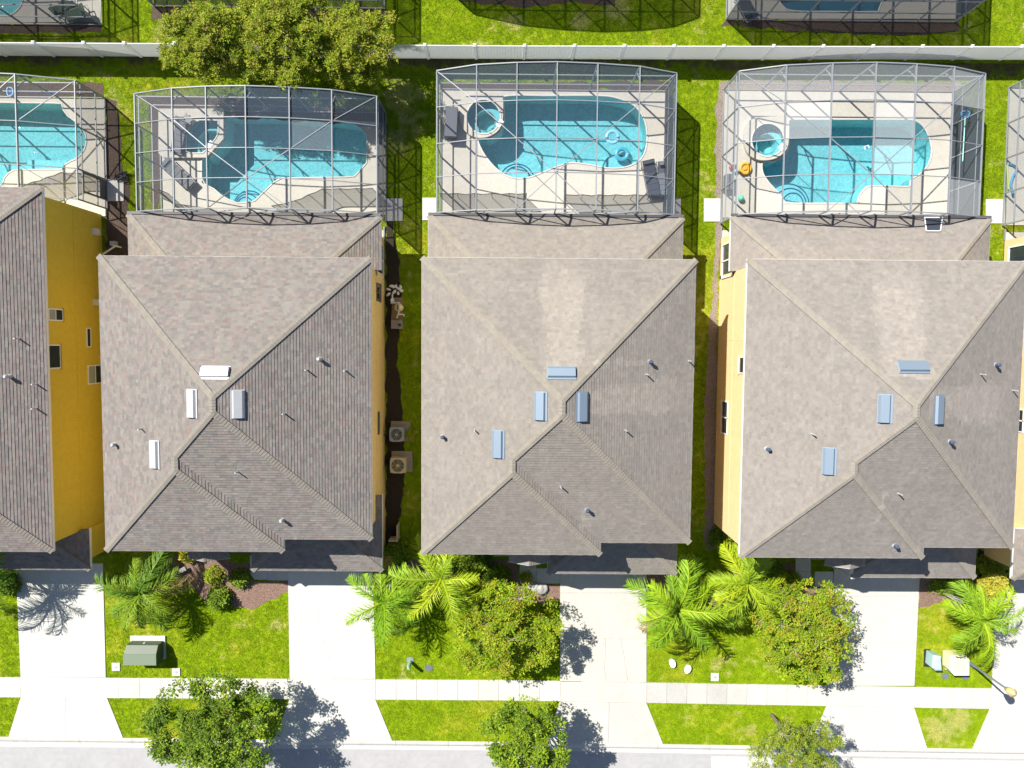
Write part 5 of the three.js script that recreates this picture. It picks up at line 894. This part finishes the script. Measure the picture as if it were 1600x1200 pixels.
// ---------------------------------------------------------------- trees, palms, shrubs
const leafMat = (r, g, b) => new THREE.MeshPhysicalMaterial({ color: lin(r, g, b), roughness: 0.75, transmission: 0.42, thickness: 0, specularIntensity: 0.4 });
function sprig(n, len, size, sd) { // a short twig with n pointed leaves
  const m = new MB();
  for (let k = 0; k < n; k++) {
    const f = (k + 0.5) / n, a = k * 2.4 + hash(k, sd) * 1.2, s = size * (0.7 + 0.6 * hash(k, sd, 2)), p = V((hash(k, sd, 3) - 0.5) * len * 0.7, (f - 0.5) * len, (hash(k, sd, 4) - 0.5) * len * 0.7);
    const d = V(Math.cos(a), 0.15 + 0.7 * (hash(k, sd, 5) - 0.3), Math.sin(a)).normalize(), w = d.clone().cross(V(0, 1, 0)).normalize(), u = w.clone().cross(d);
    const mid = p.clone().addScaledVector(d, s * 0.5).addScaledVector(u, s * 0.06), tip = p.clone().addScaledVector(d, s).addScaledVector(u, -s * 0.05), l = mid.clone().addScaledVector(w, s * 0.24).addScaledVector(u, s * 0.05), r = mid.clone().addScaledVector(w, -s * 0.24).addScaledVector(u, s * 0.05);
    m.tri(p, l, tip).tri(p, tip, r);
  }
  return m.geo();
}
const SPRIGS = { broad: sprig(8, 0.20, 0.13, 1), fine: sprig(11, 0.26, 0.10, 2), small: sprig(7, 0.18, 0.09, 3), big: sprig(6, 0.2, 0.2, 4) };
const LEAF = leafMat(1, 1, 1);
const Q = new THREE.Quaternion(), EU = new THREE.Euler(), MX = new THREE.Matrix4(), CL = new THREE.Color();
function leaves(list, geo, cols, parent, name = 'crown') {
  const im = new THREE.InstancedMesh(geo, LEAF, list.length); im.name = name; im.castShadow = im.receiveShadow = true;
  list.forEach((q, i) => { EU.set(rr(-0.55, 0.55), rr(0, 6.283), rr(-0.55, 0.55)); Q.setFromEuler(EU); const s = q.s * rr(0.75, 1.3); MX.compose(q.p, Q, V(s, s, s)); im.setMatrixAt(i, MX);
    const c = cols[Math.floor(rnd() * cols.length)], k = rr(0.8, 1.45) * (q.k || 1); CL.setRGB(c[0] * k, c[1] * k, c[2] * k); im.setColorAt(i, CL); });
  im.userData.kind = 'stuff'; parent.add(im); return im;
}
function tree(o) {
  const [x, z] = at(o.px, o.py, o.h), t = thing(o.name || 'leafy_tree', o.label, 'tree', [x, 0, z], o.group), wood = new MB(), twigs = new MB(), L = [];
  const bx = o.lean || 0, top = V(bx, o.h - o.ry * 0.75, 0), fork = V(bx * 0.5, Math.max(0.8, (o.h - o.ry) * 0.8), 0);
  wood.cyl(V(0, -0.05, 0), fork, o.tr || 0.13, (o.tr || 0.13) * 0.75, 10).cyl(fork, top, (o.tr || 0.13) * 0.7, 0.06, 8);
  for (let i = 0; i < o.lobes; i++) {
    const a = i * 2.39996 + hash(i, o.px) * 0.9, f = Math.sqrt((i + 0.5) / o.lobes), rad = f * (0.92 + 0.5 * (hash(i, o.px, 2) - 0.5)), hh = (1 - f * f) * 0.75 + (hash(i, o.px, 3) - 0.45) * 0.8;
    const c = V(bx + Math.cos(a) * rad * o.rx, o.h + hh * o.ry - 0.1, Math.sin(a) * rad * o.rz), lr = o.lr * (0.55 + 0.85 * hash(i, o.px, 4)) * (f > 0.8 ? 0.8 : 1);
    const m1 = fork.clone().lerp(c, 0.5).add(V(0, -0.15 * o.ry, 0)).add(V(hash(i, 7) - 0.5, 0, hash(i, 8) - 0.5).multiplyScalar(0.3));
    wood.cyl(fork.clone().lerp(top, hash(i, 5) * 0.7), m1, 0.045, 0.03, 6).cyl(m1, c, 0.03, 0.015, 5);
    for (let k = 0; k < o.twigs; k++) { const d = V(rr(-1, 1), rr(-0.5, 1), rr(-1, 1)).normalize().multiplyScalar(lr * rr(0.7, 1.25)); d.y *= 0.7; const e = c.clone().add(d), mid = c.clone().lerp(e, 0.5).add(V(rr(-0.06, 0.06), rr(0, 0.08), rr(-0.06, 0.06))); twigs.cyl(c, mid, 0.012, 0.009, 4).cyl(mid, e, 0.009, 0.004, 4);
      const n = Math.round(o.per * rr(0.5, 1.4)); for (let s = 0; s < n; s++) { const g = Math.pow(rnd(), 0.6); L.push({ p: c.clone().lerp(e, 0.25 + g * 0.85).add(V(rr(-1, 1), rr(-0.7, 0.7), rr(-1, 1)).multiplyScalar(o.spread || 0.13)), s: o.size, k: 1 }); } }
  }
  for (let i = 0; i < (o.stray || 40); i++) { const a = rr(0, 6.283), f = rr(0.9, 1.12); L.push({ p: V(bx + Math.cos(a) * o.rx * f, o.h + rr(-0.4, 0.25) * o.ry, Math.sin(a) * o.rz * f), s: o.size }); }
  wood.build('trunk', M.bark, t); twigs.build('twigs', M.twig, t); leaves(L, SPRIGS[o.leaf], o.cols, t, 'crown'); return t;
}
const OLIVE = [[0.27, 0.34, 0.012], [0.33, 0.39, 0.018], [0.40, 0.43, 0.04], [0.20, 0.29, 0.012], [0.30, 0.37, 0.012], [0.36, 0.33, 0.05]], DEEP = [[0.13, 0.23, 0.015], [0.18, 0.29, 0.018], [0.25, 0.35, 0.022], [0.31, 0.40, 0.03], [0.11, 0.20, 0.015]], LIME = [[0.26, 0.38, 0.012], [0.33, 0.43, 0.016], [0.40, 0.45, 0.02], [0.20, 0.33, 0.012], [0.42, 0.37, 0.03], [0.29, 0.40, 0.012]];
tree({ name: 'fence_tree', label: 'olive green bushy tree leaning over the white fence, leftmost of three', px: 328, py: 66, h: 3.0, rx: 2.2, ry: 1.3, rz: 1.75, lobes: 24, lr: 0.62, twigs: 9, per: 8.5, size: 1.2, stray: 190, leaf: 'fine', cols: OLIVE, tr: 0.16, group: 'trees at the white fence' });
tree({ name: 'fence_tree', label: 'olive green bushy tree over the white fence, middle of three and tallest', px: 448, py: 58, h: 3.3, rx: 2.15, ry: 1.5, rz: 2.05, lobes: 26, lr: 0.66, twigs: 9, per: 8.5, size: 1.2, stray: 190, leaf: 'fine', cols: OLIVE, tr: 0.17, group: 'trees at the white fence' });
tree({ name: 'fence_tree', label: 'olive green bushy tree over the white fence, rightmost of three beside the free fence panels', px: 550, py: 76, h: 3.0, rx: 1.85, ry: 1.3, rz: 1.75, lobes: 22, lr: 0.6, twigs: 9, per: 8.5, size: 1.2, stray: 190, leaf: 'fine', cols: OLIVE, tr: 0.15, group: 'trees at the white fence' });
tree({ name: 'street_tree', label: 'large dense dark green street tree between the first two drives', px: 332, py: 1138, h: 3.5, rx: 3.25, ry: 1.5, rz: 2.6, lobes: 40, lr: 0.6, twigs: 9, per: 7.5, size: 1.2, stray: 230, leaf: 'broad', cols: DEEP, tr: 0.14, group: 'street trees on the verge' });
tree({ name: 'street_tree', label: 'rounded green street tree left of the third drive apron', px: 822, py: 1160, h: 3.4, rx: 1.9, ry: 1.4, rz: 2.1, lobes: 24, lr: 0.55, twigs: 9, per: 7.5, size: 1.2, stray: 150, leaf: 'broad', cols: DEEP.concat(LIME.slice(0, 2)), tr: 0.12, group: 'street trees on the verge' });
tree({ name: 'street_tree', label: 'sparse street tree with bare grey twigs left of the fourth drive apron', px: 1240, py: 1165, h: 3.2, rx: 2.4, ry: 1.3, rz: 1.9, lobes: 26, lr: 0.55, twigs: 12, per: 7, size: 0.95, leaf: 'small', cols: OLIVE.concat(DEEP), tr: 0.11, group: 'street trees on the verge' });
tree({ name: 'garden_tree', label: 'yellow green small leaved tree left of the third drive', px: 790, py: 985, h: 2.5, rx: 2.75, ry: 1.2, rz: 2.4, lobes: 38, lr: 0.56, twigs: 9, per: 6.2, size: 1.08, leaf: 'broad', cols: LIME, tr: 0.11, stray: 90, group: 'small trees in the front gardens' });
tree({ name: 'garden_tree', label: 'loose yellow green tree with straggling branches left of the fourth drive', px: 1258, py: 985, h: 2.6, rx: 2.5, ry: 1.2, rz: 2.5, lobes: 33, lr: 0.6, twigs: 10, per: 5, size: 1.05, leaf: 'broad', cols: LIME, tr: 0.11, stray: 130, group: 'small trees in the front gardens' });

// palm: fronds are single parts, each a bent stem with folded leaflets
function frondGeo(len, elev, droop, sd, hang) {
  const m = new MB(), n = 13, pt = []; let p = V(0, 0, 0), e = elev;
  for (let k = 0; k <= n; k++) { pt.push(p.clone()); p = p.clone().add(V(Math.cos(e), Math.sin(e), (hash(sd, 4) - 0.5) * 1.1 * k / n).multiplyScalar(len / n)); e -= droop / n * (0.5 + 1.2 * k / n); }
  for (let k = 0; k < n; k++) m.tint(1.05, 1.0, 0.8).cyl(pt[k], pt[k + 1], 0.016 * (1 - k / n) + 0.006, 0.022 * (1 - (k + 1) / n) + 0.005, 5);
  const N2 = 44;
  for (let k = 2; k < N2; k++) {
    const f = k / N2, i = Math.min(n - 1, Math.floor(f * n)), b = pt[i].clone().lerp(pt[i + 1], f * n - i), d = pt[i + 1].clone().sub(pt[i]).normalize(), L = len * 0.31 * Math.pow(Math.sin(Math.PI * (0.10 + 0.86 * f)), 0.7) * (0.85 + 0.3 * hash(k, sd));
    for (const s of [-1, 1]) {
      const o = d.clone().multiplyScalar(0.62 + 0.3 * f).add(V(0, 1.2 * (hash(k, sd, s + 3) - 0.45), s * (0.55 + 0.45 * hash(k, sd, s + 13)))).normalize(), w = o.clone().cross(V(0, 1, 0)).normalize().multiplyScalar(0.0065), j = 0.85 + 0.35 * hash(k, sd, s);
      const m1 = b.clone().addScaledVector(o, L * 0.5).add(V(0, -hang * 0.25 * L, 0)), m2 = b.clone().addScaledVector(o, L * 0.95).add(V(0, -hang * L, 0));
      m.tint(0.9 * j, j, 0.85 * j).tri(b.clone().sub(w), b.clone().add(w), m1.clone().add(w)).tri(b.clone().sub(w), m1.clone().add(w), m1.clone().sub(w)).tri(m1.clone().sub(w), m1.clone().add(w), m2);
    }
  }
  return m.geo();
}
const FRONDSETS = [0, 1, 2].map((q) => [0, 1, 2, 3, 4, 5, 6, 7].map((k) => frondGeo(1, [1.15, 0.95, 0.72, 0.6, 0.42, 0.35, 0.15, 0.0][k], [1.5, 1.7, 1.35, 1.6, 1.3, 1.5, 1.1, 1.0][k], k + 11 + q * 31, [0.25, 0.3, 0.4, 0.45, 0.5, 0.6, 0.6, 0.7][k])));
const palmMat = (r, g, b) => new THREE.MeshPhysicalMaterial({ color: lin(r, g, b), vertexColors: true, roughness: 0.55, transmission: 0.25, thickness: 0, specularIntensity: 0.5 });
const DEADFROND = palmMat(0.34, 0.24, 0.10);
function palm(o) {
  const [x, z] = at(o.px, o.py, o.h), t = thing('palm_tree', o.label, 'palm', [x, 0, z], 'palms in the front gardens'), trunk = new MB(), mats = [palmMat(...o.col), palmMat(o.col[0] * 1.25, o.col[1] * 1.12, o.col[2]), palmMat(o.col[0] * 0.75, o.col[1] * 0.82, o.col[2])];
  let c = V(0, 0, 0); for (let k = 0; k < 9; k++) { const d = V(0, o.h * (k + 1) / 9, 0); trunk.cyl(c, d, 0.14 - 0.006 * k + 0.015, 0.125 - 0.006 * k, 10); c = d; } trunk.build('trunk', M.bark, t);
  new MB().tint(0.5, 0.9, 0.5).cyl(V(0, o.h, 0), V(0, o.h + 0.35, 0), 0.09, 0.03, 8).build('crown_shaft', mats[0], t);
  const n = (o.n || 15) + 4;
  for (let k = 0; k < n; k++) { const v = Math.min(7, (k < 3 ? 0 : k < 8 ? 2 : k < 14 ? 4 : 6) + (hash(k, o.px, 9) > 0.5 ? 1 : 0)), f = mesh('frond', FRONDSETS[Math.floor(hash(k, o.px, 21) * 3)][v], k === n - 1 ? DEADFROND : mats[Math.floor(hash(k, o.px) * 3)], t), s = o.len * (0.72 + 0.46 * hash(k, o.px, 2)); f.position.set(0, o.h + 0.1, 0); f.rotation.set((hash(k, o.px, 5) - 0.5) * 0.5, k * 2.39996 + o.px * 0.7 + (hash(k, o.px, 3) - 0.5) * 1.1, 0, 'YXZ'); f.scale.set(s, s, s); }
  return t;
}
palm({ label: 'dark green palm at the left of the lawn with the green transformer', px: 222, py: 925, h: 2.1, len: 2.5, n: 16, col: [0.183, 0.295, 0.018] });
palm({ label: 'bright green palm whose fronds reach over the second drive', px: 600, py: 940, h: 2.3, len: 2.3, n: 14, col: [0.244, 0.401, 0.018] });
palm({ label: 'yellow green palm above the left lawn of the middle house', px: 690, py: 903, h: 2.3, len: 2.85, n: 17, col: [0.366, 0.472, 0.02] });
palm({ label: 'large bright palm standing just right of the third drive', px: 1056, py: 950, h: 2.7, len: 2.75, n: 18, col: [0.287, 0.437, 0.018] });
palm({ label: 'yellow green palm at the corner of the peach house beside the loose tree', px: 1166, py: 912, h: 2.3, len: 2.8, n: 17, col: [0.366, 0.472, 0.02] });
palm({ label: 'windswept palm above the cream cabinet at the right edge', px: 1534, py: 968, h: 2.5, len: 2.4, n: 15, col: [0.329, 0.472, 0.02] });
palm({ label: 'palm past the left edge whose fronds shade the first drive', px: -38, py: 905, h: 2.9, len: 2.6, n: 12, col: [0.195, 0.354, 0.02] });

function shrub(o) {
  const [x, z] = at(o.px, o.py, o.h * 0.6), t = thing(o.name || 'garden_shrub', o.label, 'shrub', [x, 0, z], o.group), st = new MB(), L = [];
  for (let k = 0; k < 9; k++) st.cyl(V(0, 0, 0), V((hash(k, o.px) - 0.5) * o.r, o.h * 0.6, (hash(k, o.px, 2) - 0.5) * o.r), 0.02, 0.008, 5); st.build('stems', M.bark, t);
  const n = Math.round(o.n); for (let k = 0; k < n; k++) { const a = rr(0, 6.283), u = Math.pow(rnd(), 0.45), v = Math.acos(rr(-0.15, 1)); const wob = 1 + 0.3 * noise(Math.cos(a) * 2 + o.px, Math.sin(a) * 2, v * 2); L.push({ p: V(Math.cos(a) * Math.sin(v) * o.r * u * wob * (o.sx || 1), 0.08 + Math.cos(v) * o.h * u * wob, Math.sin(a) * Math.sin(v) * o.r * u * wob), s: o.size || 1 }); }
  leaves(L, SPRIGS[o.leaf || 'broad'], o.cols, t, 'foliage'); return t;
}
const YEL = [[0.50, 0.46, 0.03], [0.55, 0.48, 0.05], [0.38, 0.40, 0.03], [0.58, 0.54, 0.12]];
shrub({ label: 'rounded dark green shrub at the bottom of the pinkish mulch bed', px: 340, py: 936, h: 0.9, r: 0.6, n: 420, cols: DEEP });
shrub({ label: 'small yellow leaved shrub at the roof edge above the pinkish mulch bed', px: 293, py: 868, h: 0.8, r: 0.42, n: 120, cols: YEL, leaf: 'big' });
shrub({ label: 'low ragged green plant in the middle of the pinkish mulch bed', px: 333, py: 899, h: 0.4, r: 0.55, n: 130, cols: OLIVE });
shrub({ label: 'low dark plant in the porch shade right of the ragged plant', px: 374, py: 905, h: 0.5, r: 0.5, n: 180, cols: DEEP });
shrub({ label: 'dark shrub beside the garage corner of the yellow walled house', px: 616, py: 868, h: 1.0, r: 0.75, n: 520, cols: DEEP });
shrub({ label: 'dark shrub under the eave of the middle house, left end', px: 735, py: 880, h: 1.1, r: 0.8, n: 520, cols: DEEP, sx: 1.4 });
shrub({ label: 'green shrub between the bright palms and the middle porch', px: 775, py: 905, h: 1.0, r: 0.75, n: 460, cols: DEEP.concat(LIME.slice(0, 1)) });
shrub({ label: 'leafy green shrub crowding the yellow green palm from below', px: 738, py: 922, h: 0.9, r: 0.7, n: 380, cols: LIME });
shrub({ label: 'small olive shrub in the mulch beside the middle porch walk', px: 822, py: 905, h: 0.7, r: 0.3, n: 90, cols: OLIVE });
shrub({ label: 'pale flowering shrub tight against the peach house corner', px: 1147, py: 862, h: 0.9, r: 0.45, n: 220, cols: OLIVE.concat(YEL) });
shrub({ label: 'dark shrub at the foot of the peach wall near the front corner', px: 1128, py: 842, h: 0.8, r: 0.6, n: 340, cols: DEEP });
shrub({ label: 'shaded shrub under the front eave of the peach house', px: 1205, py: 895, h: 0.9, r: 0.7, n: 380, cols: DEEP, sx: 1.3 });
shrub({ label: 'lime shrub at the left end of the peach porch walk', px: 1240, py: 912, h: 0.9, r: 0.55, n: 260, cols: LIME });
shrub({ label: 'dark shrub right of the third drive under the large palm', px: 1078, py: 900, h: 0.8, r: 0.6, n: 340, cols: DEEP });
shrub({ name: 'golden_shrub', label: 'golden yellow clipped shrub at the right edge beside the cream house', px: 1555, py: 914, h: 0.85, r: 0.85, n: 850, cols: YEL, leaf: 'big', size: 0.75, group: 'golden shrubs' });
shrub({ label: 'green hedge shrub behind the golden shrub', px: 1553, py: 886, h: 0.7, r: 0.6, n: 360, cols: OLIVE.concat(DEEP), sx: 1.3 });
shrub({ label: 'dark hedge under the garage eave of the peach house', px: 1490, py: 915, h: 0.6, r: 0.5, n: 420, cols: DEEP, sx: 2.6 });
shrub({ label: 'dark shrub at the left edge below the mustard house', px: 8, py: 915, h: 0.9, r: 0.6, n: 380, cols: DEEP });
shrub({ label: 'bright weed clump in the shade right of the upper air conditioner', px: 645, py: 680, h: 0.3, r: 0.4, n: 90, cols: LIME, leaf: 'small' });
// flat edging boards beside the golden shrub and under the windswept palm
for (const [a, b, l] of [[[1476, 926], [1505, 942], 'pale fallen frond base under the windswept palm'], [[1536, 921], [1583, 946], 'long pale edging board below the golden shrub'], [[260, 903], [290, 888], 'grey edging board beside the dark palm'], [[606, 918], [614, 909], 'grey trunk stub beside the palm over the second drive']]) {
  const p = at(...a, 0.3), q = at(...b, 0.3), t = thing('edging_board', l, 'board', [0, 0, 0]); new MB().bar(V(p[0], 0.25, p[1]), V(q[0], 0.3, q[1]), 0.24, 0.07).build('board', std({ color: lin(0.42, 0.42, 0.41), map: grainTex }), t); for (const f of [0.15, 0.85]) new MB().bar(V(lerp(p[0], q[0], f), -0.02, lerp(p[1], q[1], f)), V(lerp(p[0], q[0], f), 0.25, lerp(p[1], q[1], f)), 0.07).build('stake', M.bark, t);
}

// ---------------------------------------------------------------- grass blades over the lawn in view
{
  const m = new MB(); for (let k = 0; k < 7; k++) { const a = k * 2.4, r = 0.045 * Math.sqrt((k + 0.5) / 7), p = V(Math.cos(a) * r, 0, Math.sin(a) * r), d = V(Math.cos(a * 1.7), 0, Math.sin(a * 1.7)), h = 0.03 + 0.02 * hash(k, 1), w = 0.007; m.tri(p.clone().addScaledVector(d, w), p.clone().addScaledVector(d, -w), p.clone().add(V(d.z * 0.05, h, -d.x * 0.05))); }
  const geo = m.geo(), list = [];
  const want = 210000; let tries = 0;
  while (list.length < want && tries++ < want * 5) { const x = rr(-30.5, 31.5), z = rr(-20, 23.3); if (z > kerbN(x) - 0.02 || grassFree(x, z)) continue; list.push([x, z]); }
  const im = new THREE.InstancedMesh(geo, new THREE.MeshPhysicalMaterial({ color: lin(1, 1, 1), roughness: 0.8, transmission: 0.25, thickness: 0, specularIntensity: 0.3 }), list.length); im.name = 'grass_blades'; im.castShadow = im.receiveShadow = true;
  list.forEach(([x, z], i) => { const s = rr(0.7, 1.5); EU.set(0, rr(0, 6.283), 0); Q.setFromEuler(EU); MX.compose(V(x, 0, z), Q, V(s, s * rr(0.7, 1.2), s)); im.setMatrixAt(i, MX); const c = lawnColor(x, z), k = rr(0.85, 1.35); CL.setRGB(c[0] * k, c[1] * k, c[2] * k); im.setColorAt(i, CL); });
  scene.add(im); tag(im, 'short grass of the lawns between the houses', 'grass', null, 'stuff');
}
scene.traverse((o) => { if (o.isMesh) o.castShadow = o.receiveShadow = true; });
renderer.render(scene, camera);
